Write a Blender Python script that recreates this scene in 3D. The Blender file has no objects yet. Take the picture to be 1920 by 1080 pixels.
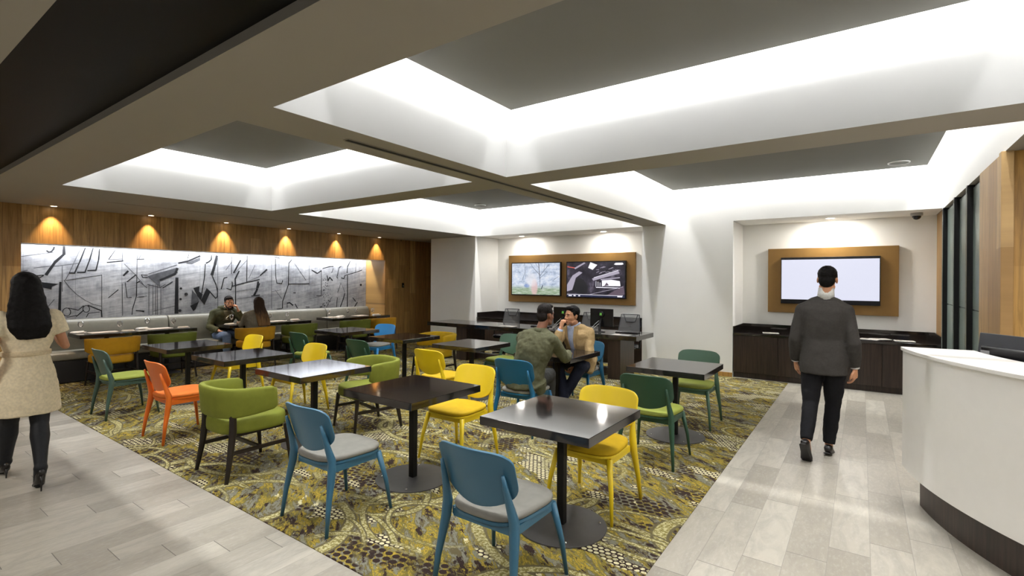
import bpy, bmesh, math, random
from mathutils import Vector, Matrix, noise as mnoise
PI = math.pi
V = Vector
scene = bpy.context.scene
COL = scene.collection

# ------------------------------------------------------------------ camera
cam_d = bpy.data.cameras.new('camera')
cam = bpy.data.objects.new('camera', cam_d)
COL.objects.link(cam)
scene.camera = cam
yaw, roll = 0.61541, 0.006731
Fv = V((-math.sin(yaw), math.cos(yaw), 0))
Rv = V((math.cos(yaw), math.sin(yaw), 0))
Uv = Rv.cross(Fv)
R2 = math.cos(roll) * Rv + math.sin(roll) * Uv
U2 = -math.sin(roll) * Rv + math.cos(roll) * Uv
m = Matrix((R2, U2, -Fv)).transposed().to_4x4()
m.translation = V((0, 0, 1.6))
cam.matrix_world = m
cam_d.sensor_width = 36
cam_d.lens = 927.454 / 1920 * 36
cam_d.shift_y = -(540 - 527.653) / 1920
cam_d.clip_start = 0.05

# ------------------------------------------------------------------ world, view
w = bpy.data.worlds.new('world'); scene.world = w
w.use_nodes = True
w.node_tree.nodes['Background'].inputs[0].default_value = (0.9, 0.92, 1.0, 1)
w.node_tree.nodes['Background'].inputs[1].default_value = 0.05
vs = scene.view_settings
vs.view_transform = 'Standard'; vs.look = 'None'; vs.gamma = 1; vs.exposure = 0.3
vs.use_curve_mapping = False

# ------------------------------------------------------------------ lights
CEIL = 2.654
PANZ = 3.24
TRAYS = [(-2.94, 0.92, 1.62, 4.045), (-7.37, -3.385, 1.62, 4.045),
         (-2.94, 0.92, 4.49, 9.03), (-7.37, -3.385, 4.49, 9.03)]
INS = 0.19

def area(name, loc, direction, sx, sy, power, color=(1, 1, 1), xaxis=None):
    d = bpy.data.lights.new(name, 'AREA'); d.shape = 'RECTANGLE'
    d.size = sx; d.size_y = sy; d.energy = power; d.color = color
    o = bpy.data.objects.new(name, d); COL.objects.link(o)
    z = -V(direction).normalized()
    x = V(xaxis) if xaxis else V((1, 0, 0))
    x = (x - z * x.dot(z)).normalized(); y = z.cross(x)
    mm = Matrix((x, y, z)).transposed().to_4x4(); mm.translation = V(loc)
    o.matrix_world = mm
    d.specular_factor = .25
    return o

def spot(name, loc, direction, power, color, cone, blend=0.5, rad=0.03):
    d = bpy.data.lights.new(name, 'SPOT'); d.energy = power; d.color = color
    d.spot_size = math.radians(cone); d.spot_blend = blend; d.shadow_soft_size = rad
    o = bpy.data.objects.new(name, d); COL.objects.link(o)
    o.location = loc
    o.rotation_euler = V(direction).to_track_quat('-Z', 'Y').to_euler()
    return o

COVE_W = 22.0    # watts per metre of cove strip
CC = (.985, 0.99, 1.0)
for (x0, x1, y0, y1) in TRAYS:
    a, b, c, d = x0 + INS + .01, x1 - INS - .01, y0 + INS + .01, y1 - INS - .01
    z = PANZ + .07; COVE = COVE_W * (.14 if y0 > 3 else 1)
    area('cove_light', ((a + b) / 2, d, z), (0, 1, .6), b - a, .03, COVE * (b - a), CC, (1, 0, 0))
    area('cove_light', ((a + b) / 2, c, z), (0, -1, .6), b - a, .03, COVE * (b - a), CC, (1, 0, 0))
    area('cove_light', (a, (c + d) / 2, z), (-1, 0, .6), d - c, .03, COVE * (d - c), CC, (0, 1, 0))
    area('cove_light', (b, (c + d) / 2, z), (1, 0, .6), d - c, .03, COVE * (d - c), CC, (0, 1, 0))
# added fill lamps aimed straight down through the cove gaps, brightening the floor
DOWN = 8.2
for (x0, x1, y0, y1) in TRAYS:
    g = INS / 2; z = PANZ + .24
    for loc, L, ax in ((((x0 + x1) / 2, y1 - g, z), x1 - x0 - .4, (1, 0, 0)), (((x0 + x1) / 2, y0 + g, z), x1 - x0 - .4, (1, 0, 0)),
                       ((x0 + g, (y0 + y1) / 2, z), y1 - y0 - .4, (0, 1, 0)), ((x1 - g, (y0 + y1) / 2, z), y1 - y0 - .4, (0, 1, 0))):
        o = area('added_gap_fill', loc, (0, 0, -1), L, .03, DOWN * L, CC, ax)
        o.data.spread = math.radians(112)
# strip hidden in the slot above the mural
area('niche_light', (-10.37, 5.0, 2.27), (-.25, 0, -1), 6.5, .04, 90, (.92, .95, 1.0), (0, 1, 0))
# warm downlights grazing the timber wall
WOOD_DL = [(-9.632, y) for y in (2.03, 3.24, 4.43, 5.66, 6.85, 8.0)]
for x, y in WOOD_DL:
    spot('timber_spot', (x, y, CEIL - .005), (-.20, 0, -1), 80, (1, .68, .38), 62, .8, .02)
# alcove downlights
ALC_DL = [(-6.47, 9.53), (-4.41, 9.53), (-.42, 9.48)]
for x, y in ALC_DL:
    area('alcove_light', (x, y, CEIL - .012), (0, .05, -1), (.14), .14, 12 if x < -1 else 22, (1, .95, .87))
# added fill lamps, unseen behind and beside the camera, to brighten floor and desk
FOYER = [(-7.5, -.6), (-4.6, -1.2), (-1.6, -1.2), (1.6, -1.0), (1.9, 2.2), (2.4, 3.9)]
for x, y in FOYER:
    area('added_foyer_fill', (x, y, CEIL - .01), (0, 0, -1), .6, .6, 40, (1, .96, .90))

# ------------------------------------------------------------------ mesh helpers
def box(bm, x0, x1, y0, y1, z0, z1, M=None):
    vs_ = []
    for x, y, z in ((x0, y0, z0), (x1, y0, z0), (x1, y1, z0), (x0, y1, z0), (x0, y0, z1), (x1, y0, z1), (x1, y1, z1), (x0, y1, z1)):
        p = V((x, y, z))
        vs_.append(bm.verts.new(M @ p if M else p))
    for f in ((0, 3, 2, 1), (4, 5, 6, 7), (0, 1, 5, 4), (1, 2, 6, 5), (2, 3, 7, 6), (3, 0, 4, 7)):
        bm.faces.new([vs_[i] for i in f])

def loft(bm, rings, close=True):
    """rings: list of lists of points, joined in order; ends capped"""
    vr = [[bm.verts.new(p) for p in r] for r in rings]
    n = len(vr[0])
    for a, b in zip(vr[:-1], vr[1:]):
        for i in range(n):
            j = (i + 1) % n
            try: bm.faces.new((a[i], a[j], b[j], b[i]))
            except ValueError: pass
    if close:
        bm.faces.new(list(reversed(vr[0]))); bm.faces.new(vr[-1])

def ell(c, u, v, n=16, p=2.0):
    """ring: (super)ellipse about c with half axes u, v"""
    out = []
    for i in range(n):
        t = 2 * PI * i / n
        ct, st = math.cos(t), math.sin(t)
        if p != 2.0:
            ct = math.copysign(abs(ct) ** (2 / p), ct); st = math.copysign(abs(st) ** (2 / p), st)
        out.append(V(c) + V(u) * ct + V(v) * st)
    return out

def frame(d):
    d = d.normalized()
    h = V((0, 0, 1)) if abs(d.z) < .9 else V((0, 1, 0))
    u = h.cross(d).normalized(); v = d.cross(u)
    return u, v

def tube(bm, pts, rad, n=10, cap=True):
    pts = [V(p) for p in pts]
    if not isinstance(rad, (list, tuple)): rad = [rad] * len(pts)
    rings = []
    u0 = None
    for i, p in enumerate(pts):
        d = (pts[min(i + 1, len(pts) - 1)] - pts[max(i - 1, 0)]).normalized()
        if u0 is None: u, v = frame(d)
        else:
            u = (u0 - d * u0.dot(d)).normalized(); v = d.cross(u)
        u0 = u
        r = rad[i]
        ru, rv = r if isinstance(r, (list, tuple)) else (r, r)
        rings.append(ell(p, u * ru, v * rv, n))
    loft(bm, rings, cap)

def cyl(bm, c, r, z0, z1, n=24, r1=None):
    r1 = r if r1 is None else r1
    loft(bm, [ell((c[0], c[1], z0), V((r, 0, 0)), V((0, r, 0)), n), ell((c[0], c[1], z1), V((r1, 0, 0)), V((0, r1, 0)), n)])

def lathe(bm, c, prof, n=20):
    loft(bm, [ell((c[0], c[1], c[2] + z), V((max(r, 1e-4), 0, 0)), V((0, max(r, 1e-4), 0)), n) for r, z in prof])

def blob(bm, c, r, M=None, n=14, k=9):
    """closed ellipsoid with half axes r in the frame M (3x3)"""
    M = M or Matrix.Identity(3)
    rings = []
    for j in range(k + 1):
        t = -PI / 2 + PI * j / k
        rr = max(math.cos(t), .02)
        rings.append([V(c) + M @ V((r[0] * rr * math.cos(2 * PI * i / n), r[1] * rr * math.sin(2 * PI * i / n), r[2] * math.sin(t))) for i in range(n)])
    loft(bm, rings)

def prism(bm, pts, z0, z1):
    a = [bm.verts.new((p[0], p[1], z0)) for p in pts]; b = [bm.verts.new((p[0], p[1], z1)) for p in pts]
    n = len(pts)
    bm.faces.new(list(reversed(a))); bm.faces.new(b)
    for i in range(n): bm.faces.new((a[i], a[(i + 1) % n], b[(i + 1) % n], b[i]))

def mk(name, bm, mat, parent=None, smooth=False, bevel=0, seg=2, subd=0, solid=0, remesh=0, wrinkle=0, wscale=.1, sm=0):
    bmesh.ops.recalc_face_normals(bm, faces=bm.faces[:])
    me = bpy.data.meshes.new(name); bm.to_mesh(me); bm.free()
    mats = mat if isinstance(mat, (list, tuple)) else [mat]
    for mm_ in mats: me.materials.append(mm_)
    if smooth:
        for p in me.polygons: p.use_smooth = True
    o = bpy.data.objects.new(name, me); COL.objects.link(o)
    if parent: o.parent = parent
    if solid:
        md = o.modifiers.new('solid', 'SOLIDIFY'); md.thickness = solid; md.offset = 0
    if bevel:
        md = o.modifiers.new('bevel', 'BEVEL'); md.width = bevel; md.segments = seg; md.limit_method = 'ANGLE'; md.angle_limit = math.radians(40)
        md.harden_normals = False
        for p in me.polygons: p.use_smooth = smooth
    if subd:
        md = o.modifiers.new('sub', 'SUBSURF'); md.levels = subd; md.render_levels = subd
    if remesh:
        md = o.modifiers.new('remesh', 'REMESH'); md.mode = 'VOXEL'; md.voxel_size = remesh; md.use_smooth_shade = True
        md = o.modifiers.new('smooth', 'SMOOTH'); md.factor = .5; md.iterations = sm or 4
    if wrinkle:
        tx = bpy.data.textures.new(name + '_folds', 'CLOUDS'); tx.noise_scale = wscale; tx.noise_depth = 2
        md = o.modifiers.new('folds', 'DISPLACE'); md.texture = tx; md.strength = wrinkle; md.mid_level = .5; md.texture_coords = 'GLOBAL'
    return o

def tag(o, label=None, cat=None, group=None, kind=None):
    if label: o['label'] = label
    if cat: o['category'] = cat
    if group: o['group'] = group
    if kind: o['kind'] = kind
    return o

def thing(name, label, cat, loc=(0, 0, 0), rz=0, group=None):
    o = bpy.data.objects.new(name, None); COL.objects.link(o)
    o.empty_display_size = .1
    o.location = loc; o.rotation_euler = (0, 0, rz)
    return tag(o, label, cat, group)

def struct(name, bm, mat, **k):
    return tag(mk(name, bm, mat, **k), kind='structure')

def copy_tree(o, parent=None):
    c = o.copy(); COL.objects.link(c)
    c.parent = parent
    for ch in [x for x in KIDS(o)]: copy_tree(ch, c)
    return c

def KIDS(o): return [x for x in bpy.data.objects if x.parent == o]

# ------------------------------------------------------------------ material helpers
class N:
    """socket wrapper with arithmetic"""
    def __init__(s, nt, sock): s.nt = nt; s.s = sock
    def _m(s, op, b=None, c=None, clamp=False):
        n = s.nt.nodes.new('ShaderNodeMath'); n.operation = op; n.use_clamp = clamp
        s.nt.links.new(s.s, n.inputs[0])
        for i, q in ((1, b), (2, c)):
            if q is None: continue
            if isinstance(q, N): s.nt.links.new(q.s, n.inputs[i])
            else: n.inputs[i].default_value = q
        return N(s.nt, n.outputs[0])
    def __add__(s, b): return s._m('ADD', b)
    def __sub__(s, b): return s._m('SUBTRACT', b)
    def __mul__(s, b): return s._m('MULTIPLY', b)
    def __truediv__(s, b): return s._m('DIVIDE', b)
    def floor(s): return s._m('FLOOR')
    def frac(s): return s._m('FRACT')
    def abs(s): return s._m('ABSOLUTE')
    def gt(s, b): return s._m('GREATER_THAN', b)
    def lt(s, b): return s._m('LESS_THAN', b)
    def min(s, b): return s._m('MINIMUM', b)
    def max(s, b): return s._m('MAXIMUM', b)
    def sin(s): return s._m('SINE')
    def pow(s, b): return s._m('POWER', b)
    def step(s, a, b):
        n = s.nt.nodes.new('ShaderNodeMapRange'); n.interpolation_type = 'SMOOTHSTEP'
        s.nt.links.new(s.s, n.inputs[0]); n.inputs[1].default_value = a; n.inputs[2].default_value = b
        return N(s.nt, n.outputs[0])

class Mat:
    def __init__(s, name, rough=.5, metal=0, spec=.5, coat=0, coat_rough=.1):
        s.m = bpy.data.materials.new(name); s.m.use_nodes = True
        s.nt = s.m.node_tree; s.b = s.nt.nodes['Principled BSDF']
        s.b.inputs['Roughness'].default_value = rough; s.b.inputs['Metallic'].default_value = metal
        s.b.inputs['Specular IOR Level'].default_value = spec
        s.b.inputs['Coat Weight'].default_value = coat; s.b.inputs['Coat Roughness'].default_value = coat_rough
    def pos(s, obj=False):
        if obj:
            n = s.nt.nodes.new('ShaderNodeTexCoord'); o = n.outputs['Object']
        else:
            n = s.nt.nodes.new('ShaderNodeNewGeometry'); o = n.outputs['Position']
        p = s.nt.nodes.new('ShaderNodeSeparateXYZ'); s.nt.links.new(o, p.inputs[0])
        return [N(s.nt, p.outputs[i]) for i in range(3)]
    def vec(s, *c):
        n = s.nt.nodes.new('ShaderNodeCombineXYZ')
        for i, q in enumerate(c):
            if isinstance(q, N): s.nt.links.new(q.s, n.inputs[i])
            else: n.inputs[i].default_value = q
        return N(s.nt, n.outputs[0])
    def noise(s, v, scale=1, detail=2, rough=.5, dist=0):
        n = s.nt.nodes.new('ShaderNodeTexNoise'); s.nt.links.new(v.s, n.inputs['Vector'])
        n.inputs['Scale'].default_value = scale; n.inputs['Detail'].default_value = detail
        n.inputs['Roughness'].default_value = rough; n.inputs['Distortion'].default_value = dist
        return N(s.nt, n.outputs['Fac'])
    def voro(s, v, scale=1, rand=1, feature='F1', out='Distance', dims='3D'):
        n = s.nt.nodes.new('ShaderNodeTexVoronoi'); n.voronoi_dimensions = dims; n.feature = feature
        s.nt.links.new(v.s, n.inputs['Vector']); n.inputs['Scale'].default_value = scale
        n.inputs['Randomness'].default_value = rand
        return N(s.nt, n.outputs[out])
    def hash(s, v):
        n = s.nt.nodes.new('ShaderNodeTexWhiteNoise'); s.nt.links.new(v.s, n.inputs['Vector'])
        return N(s.nt, n.outputs['Value'])
    def ramp(s, f, stops, const=False):
        n = s.nt.nodes.new('ShaderNodeValToRGB'); s.nt.links.new(f.s, n.inputs[0])
        cr = n.color_ramp
        if const: cr.interpolation = 'CONSTANT'
        while len(cr.elements) < len(stops): cr.elements.new(.5)
        for e, (p, c) in zip(cr.elements, stops): e.position = p; e.color = (*c, 1)
        return N(s.nt, n.outputs[0])
    def mix(s, f, a, b, mode='MIX'):
        n = s.nt.nodes.new('ShaderNodeMix'); n.data_type = 'RGBA'; n.blend_type = mode
        for i, q in ((0, f), (6, a), (7, b)):
            if isinstance(q, N): s.nt.links.new(q.s, n.inputs[i])
            elif i == 0: n.inputs[0].default_value = q
            else: n.inputs[i].default_value = (*q, 1)
        return N(s.nt, n.outputs[2])
    def color(s, c):
        if isinstance(c, N): s.nt.links.new(c.s, s.b.inputs['Base Color'])
        else: s.b.inputs['Base Color'].default_value = (*c, 1)
        return s
    def rough(s, r): s.nt.links.new(r.s, s.b.inputs['Roughness']); return s
    def bump(s, h, strength=.3, dist=.01):
        n = s.nt.nodes.new('ShaderNodeBump'); n.inputs['Strength'].default_value = strength; n.inputs['Distance'].default_value = dist
        s.nt.links.new(h.s, n.inputs['Height']); s.nt.links.new(n.outputs[0], s.b.inputs['Normal'])
        return s
    def emit(s, c, k):
        if isinstance(c, N): s.nt.links.new(c.s, s.b.inputs['Emission Color'])
        else: s.b.inputs['Emission Color'].default_value = (*c, 1)
        s.b.inputs['Emission Strength'].default_value = k
        return s

def srgb(r, g, b):
    f = lambda c: (c / 255 / 12.92) if c / 255 <= .04045 else ((c / 255 + .055) / 1.055) ** 2.4
    return (f(r), f(g), f(b))

def plain(name, c, rough=.5, metal=0, spec=.5, coat=0, var=.06, scale=14, bump=0, bscale=200):
    """a colour with a faint procedural variation"""
    M = Mat(name, rough, metal, spec, coat)
    x, y, z = M.pos(True)
    v = M.vec(x, y, z)
    n = M.noise(v, scale, 3)
    k = n.step(.25, .75)
    M.color(M.mix(k, tuple(q * (1 - var) for q in c), tuple(min(1, q * (1 + var)) for q in c)))
    if bump: M.bump(M.noise(v, bscale, 2), bump, .002)
    return M.m

def emission(name, c, k):
    M = Mat(name, .6); M.color((0.02, 0.02, 0.02)); M.emit(c, k); return M.m

def wood_mat(name, axis, width=.19, tones=((.30, .165, .055), (.42, .25, .095), (.22, .115, .035)), rough=.42, grain=.35):
    M = Mat(name, rough)
    p = M.pos()
    u = p[axis]; z = p[2]
    row = (u / width).floor()
    h = M.hash(M.vec(row, 3.1, 0))
    # boards are cut at different heights
    seg = ((z + h * 2.3) / 1.9).floor()
    h2 = M.hash(M.vec(row, seg, 7.7))
    col = M.ramp(h2, [(0, tones[2]), (.5, tones[0]), (1, tones[1])])
    g1 = M.noise(M.vec(u * 30 + h * 40, z * 1.6, h * 9), 1, 6, .65, .6)
    g2 = M.noise(M.vec(u * 110, z * 3.0, h * 5), 1, 3, .6)
    col = M.mix(g1.step(.35, .75) * grain * 2, col, (.13, .062, .018))
    col = M.mix(g2.step(.5, .9) * .25, col, (.55, .36, .16))
    k = M.voro(M.vec(u * 1.0, z * .55, h), 3.4, 1)
    knot = (k * -1 + .075).step(0, .05) * M.noise(M.vec(u, z, 2.0), 1.7, 1).step(.45, .6)
    col = M.mix(knot, col, (.045, .02, .008))
    e = (((u / width).frac() - .5).abs() * -1 + .5).step(0, .014)
    M.color(M.mix(e, (.07, .035, .012), col))
    M.bump(g1, .08, .003)
    return M.m

# ------------------------------------------------------------------ materials
M_ = {}
M_['paint'] = plain('white_paint', (.88, .875, .85), .75, var=.012, scale=2)
M_['fascia'] = plain('tray_fascia_shade', (.41, .41, .40), .8, var=.012, scale=2)  # front tray sides: white darkened in the colour to stand for weaker light
M_['shaded_ceiling'] = plain('taupe_soffit_shade', (.36, .335, .285), .8, var=.012, scale=2)  # beam undersides: their unlit brown tone is put into the base colour
M_['panel'] = plain('ceiling_panel_paint', (.19, .185, .165), .85, var=.02, scale=2)
M_['black_ceiling'] = None
M_['oak_y'] = wood_mat('oak_boards_left', 1, .19, ((.49, .29, .095), (.62, .39, .15), (.38, .21, .065)))
M_['oak_x'] = wood_mat('oak_boards_right', 0, .42, ((.50, .28, .07), (.60, .35, .10), (.40, .21, .05)))
M_['oak_yr'] = wood_mat('oak_boards_side', 1, .30, ((.46, .28, .11), (.55, .36, .155), (.38, .22, .075)), .55, .3)
M_['espresso'] = None

Mt = Mat('dark_wood_laminate', .16, spec=.95)
x, y, z = Mt.pos()
g = Mt.noise(Mt.vec(x * 3, y * 60, z * 60), 1, 4, .6)
Mt.color(Mt.mix(g.step(.3, .75), (.010, .0075, .007), (.024, .019, .017)))
Mt.rough(g * .04 + .055)
M_['espresso'] = Mt.m
Mt = Mat('dark_cabinet_wood', .38)
x, y, z = Mt.pos()
g = Mt.noise(Mt.vec(x * 40, y * 40, z * 2), 1, 4, .6)
Mt.color(Mt.mix(g.step(.3, .75), (.016, .009, .006), (.045, .026, .018)))
M_['cabinet'] = Mt.m
Mt = Mat('black_ceiling_panels', .5, spec=.15)
x, y, z = Mt.pos()
g = Mt.noise(Mt.vec(x * 90, y * 30, 0), 1, 2)
seam = ((((x + 4.28) / 1.15).frac() - .5).abs() * -1 + .5).step(0, .006)
Mt.color(Mt.mix(seam, (.0002, .0002, .0002), Mt.mix(g, (.002, .002, .0025), (.005, .0045, .0045))))
M_['black_ceiling'] = Mt.m

# tiled floor: long planks in stepped rows
Mt = Mat('stone_plank_tiles', .38)
x, y, z = Mt.pos()
rx = (x - .05) / .205
row = rx.floor()
ry = (y - row * .205 - .055) / .93
idx = ry.floor()
h = Mt.hash(Mt.vec(row, idx, 1.5))
vein = Mt.noise(Mt.vec(x * 6 + h * 20, y * 1.5, h * 30), 1.6, 7, .68, 1.2)
fine = Mt.noise(Mt.vec(x * 18, y * 7, h * 10), 3, 4, .7)
col = Mt.ramp(h, [(0, (.285, .258, .208)), (.5, (.37, .34, .280)), (1, (.46, .43, .36))])
col = Mt.mix(vein.step(.35, .7) * .55, col, (.26, .24, .205))
col = Mt.mix(fine.step(.45, .8) * .45, col, (.50, .48, .43))
ex = ((rx.frac() - .5).abs() * -1 + .5) * .205
ey = ((ry.frac() - .5).abs() * -1 + .5) * .93
col = Mt.mix(ex.step(.0008, .0022), (.27, .25, .215), col)
col = Mt.mix(ey.step(.001, .003), (.11, .10, .085), col)
Mt.color(col); Mt.rough(vein * .2 + .28)
Mt.bump(ex.min(ey).step(0, .004), .3, .002)
M_['tile'] = Mt.m

# patterned carpet
Mt = Mat('patterned_carpet', .95, spec=.15)
x, y, z = Mt.pos()
wx = x + (Mt.noise(Mt.vec(x, y, 0), 1.3, 2) - .5) * .16
wy = y + (Mt.noise(Mt.vec(x, y, 5), 1.3, 2) - .5) * .16
P = Mt.vec(wx, wy, 0)
st = Mt.noise(Mt.vec(x * 2.2 - y * 1.2, x * 4.0 + y * 5.5, 3), 1.1, 8, .72, .35)
st2 = Mt.noise(Mt.vec(x * 3.5 - y * 2.0, x * 7 + y * 9.5, 11), 1.0, 7, .75)
OL = srgb(122, 111, 50); YE = srgb(176, 152, 54); GR = srgb(126, 124, 112); TA = srgb(98, 91, 64); CR = srgb(222, 214, 172); BR = srgb(48, 34, 32)
base = Mt.ramp(st, [(0, TA), (.37, GR), (.43, TA), (.46, OL), (.505, YE), (.53, OL), (.555, GR), (.61, TA), (.65, OL)], True)
base = Mt.mix((st2 * -1 + .445).step(0, .02), base, BR)
base = Mt.mix(st2.step(.615, .635), base, CR)
# dot grids
def dots(sc, ox, col_dot, mask, base, rad, jx=.5):
    gx = (x * sc + ox); gy = (y * sc * 1.25)
    gx = gx + (gy.floor()._m('MODULO', 2.0)) * .5
    fx = gx.frac() - .5; fy = gy.frac() - .5
    d = (fx * fx + fy * fy)
    return Mt.mix((d * -1 + rad * rad).step(0, .03) * mask, base, col_dot)
m1 = Mt.noise(Mt.vec(x * 1.1, y * 1.9, 21), 1.4, 3, .6).step(.555, .60)
base = dots(17, .2, BR, m1, base, .43)
m2 = Mt.noise(Mt.vec(x * 1.2, y * 2.1, 41), 1.7, 2, .5).step(.60, .62)
base = Mt.mix(m2, base, BR)
base = dots(25, .7, CR, m2, base, .42)
# looping bands
spk = Mt.noise(Mt.vec(x, y, 0), 55, 3, .7).step(.47, .55)
bandc = Mt.mix(spk, srgb(132, 122, 66), srgb(200, 192, 146))
scr = Mt.noise(Mt.vec(x * 14, y * 22, 8), 1.6, 5, .8).step(.52, .56) * Mt.noise(Mt.vec(x * 1.3 + y * .6, y * 2.4, 61), 1.3, 3, .6).step(.53, .57)
base = Mt.mix(scr, base, BR)
for sc, off, r0, ft, wd in ((.95, 0, .50, 'F1', .030), (.95, 0, .50, 'F2', .024), (1.35, 31, .58, 'F2', .026), (1.35, 31, .36, 'F1', .018)):
    vd = Mt.voro(Mt.vec(wx * .72 + wy * .18 + off, wy * 1.2 - wx * .1, off), sc, .75, ft, dims='2D')
    dd = (vd - r0).abs()
    on = Mt.noise(Mt.vec(x, y, off + 3), .9, 3).step(.44, .54)
    base = Mt.mix((dd * -1 + wd + .014).step(0, .007) * on, base, TA)
    base = Mt.mix((dd * -1 + wd).step(0, .007) * on, base, bandc)
pile = Mt.noise(Mt.vec(x, y, 0), 260, 2)
base = Mt.mix(pile * .35, base, (.02, .018, .012))
Mt.color(base); Mt.bump(pile, .5, .004)
M_['carpet'] = Mt.m

# cast-concrete photograph printed on the mural panel
Mt = Mat('mural_print', .55)
x, y, z = Mt.pos()
a = Mt.noise(Mt.vec(0, y * 1.0, z * 1.2), 1.5, 6, .6)
b = Mt.noise(Mt.vec(3, y * 1.3, z * 16 - y * 3), 1, 5, .65)
c = Mt.noise(Mt.vec(7, y * 22, z * 3), 1, 3, .6)
d_ = Mt.noise(Mt.vec(2, y * 3, z * 5), 2.2, 8, .78)
k = (a * .38 + b * .26 + c * .12 + d_ * .24)
col = Mt.ramp(k, [(.36, (.13, .135, .15)), (.49, (.34, .345, .365)), (.60, (.58, .585, .60))])
ln = ((((z + y * -.16 + (a - .5) * .05) / .13).frac() - .5).abs() * -1 + .5).step(0, .035)
hm = Mt.noise(Mt.vec(1, y, z), 2.2, 2).step(.42, .56)
col = Mt.mix((ln * -1 + 1) * hm * .55, col, (.11, .115, .125))
sv = (((y / .62).frac() - .5).abs() * -1 + .5).step(0, .006)
col = Mt.mix(sv, (.16, .165, .175), col)
Mt.color(col); M_['mural'] = Mt.m
M_['mural_ink'] = plain('mural_ink', (.010, .010, .012), .9, var=.3, scale=9)
M_['mural_grey'] = plain('mural_grey', (.085, .087, .095), .9, var=.3, scale=9)

M_['black_metal'] = plain('black_metal', (.006, .006, .006), .5, spec=.25)
M_['base_metal'] = plain('table_base_metal', (.055, .052, .05), .42, metal=.3, spec=.5)
M_['chrome'] = plain('chrome', (.75, .75, .75), .12, metal=1)
M_['vinyl'] = plain('grey_vinyl', srgb(128, 124, 110), .38, bump=.15)
M_['plinth'] = plain('black_plinth', (.008, .007, .007), .6)
M_['bronze'] = plain('bronze_panel', srgb(142, 108, 58), .42, metal=.35, var=.03)
M_['solid_white'] = plain('white_solid_surface', (.78, .76, .72), .22, var=.01)
M_['screen_black'] = plain('black_plastic', (.008, .008, .010), .25)
M_['grey_plastic'] = plain('charcoal_plastic', (.035, .037, .042), .35)
M_['white_plastic'] = plain('white_plastic', (.75, .75, .73), .4)
M_['paper'] = plain('paper', (.80, .78, .74), .8)
M_['paper_print'] = plain('printed_paper', (.45, .40, .36), .5, var=.7, scale=30)
M_['red_card'] = plain('red_card', srgb(200, 30, 35), .4)
M_['dark_slot'] = plain('slot_shadow_gap', (.01, .01, .01), .7)
M_['lamp'] = emission('lamp_glow', (1, .93, .80), 14)
M_['lamp_warm'] = emission('warm_lamp_glow', (1, .80, .55), 12)
Mt = Mat('clear_glass', .0)
tr = Mt.nt.nodes.new('ShaderNodeBsdfTransparent'); gs = Mt.nt.nodes.new('ShaderNodeBsdfGlossy'); gs.inputs['Roughness'].default_value = .04
fr_ = Mt.nt.nodes.new('ShaderNodeLayerWeight'); fr_.inputs['Blend'].default_value = .6
mx = Mt.nt.nodes.new('ShaderNodeMixShader'); Mt.nt.links.new(fr_.outputs['Facing'], mx.inputs[0]); Mt.nt.links.new(tr.outputs[0], mx.inputs[1]); Mt.nt.links.new(gs.outputs[0], mx.inputs[2])
Mt.nt.links.new(mx.outputs[0], Mt.nt.nodes['Material Output'].inputs['Surface'])
M_['glass'] = Mt.m
Mt = Mat('grey_green_glass', .3, spec=.35)
x, y, z = Mt.pos()
Mt.color(Mt.mix(Mt.noise(Mt.vec(x, y * 2, z), 1.2, 2), srgb(112, 126, 120), srgb(124, 138, 132)))
M_['green_glass'] = Mt.m
# chair finishes
for k_, c_ in dict(blue=(50, 97, 122), bright_blue=(40, 128, 190), teal=(16, 90, 126), yellow=(226, 196, 26), orange=(226, 112, 30), green=(40, 76, 58), mid_green=(66, 100, 80), slate_green=(62, 86, 76)).items():
    M_['lac_' + k_] = plain('lacquer_' + k_, srgb(*c_), .38, var=.03, scale=6)
for k_, c_ in dict(grey=(126, 124, 117), lime=(134, 142, 60), mustard=(190, 156, 14), orange=(228, 126, 52), tub_lime=(116, 122, 40), tub_mustard=(186, 152, 16), tub_green=(94, 102, 30), tub_amber=(176, 130, 16)).items():
    M_['fab_' + k_] = plain('upholstery_' + k_, srgb(*c_), .75, spec=.3, var=.05, scale=20, bump=.2, bscale=500)
# mesh fabric of the task chairs: fine holes
Mt = Mat('chair_mesh', .6)
Mt.color((.22, .22, .22))
x, y, z = Mt.pos(True)
hole = ((x * 120).frac() - .5).abs().lt(.28) .min(((z * 120).frac() - .5).abs().lt(.28))
Mt.nt.links.new((hole * -.70 + .72).s, Mt.b.inputs['Alpha'])
M_['mesh'] = Mt.m

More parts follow.
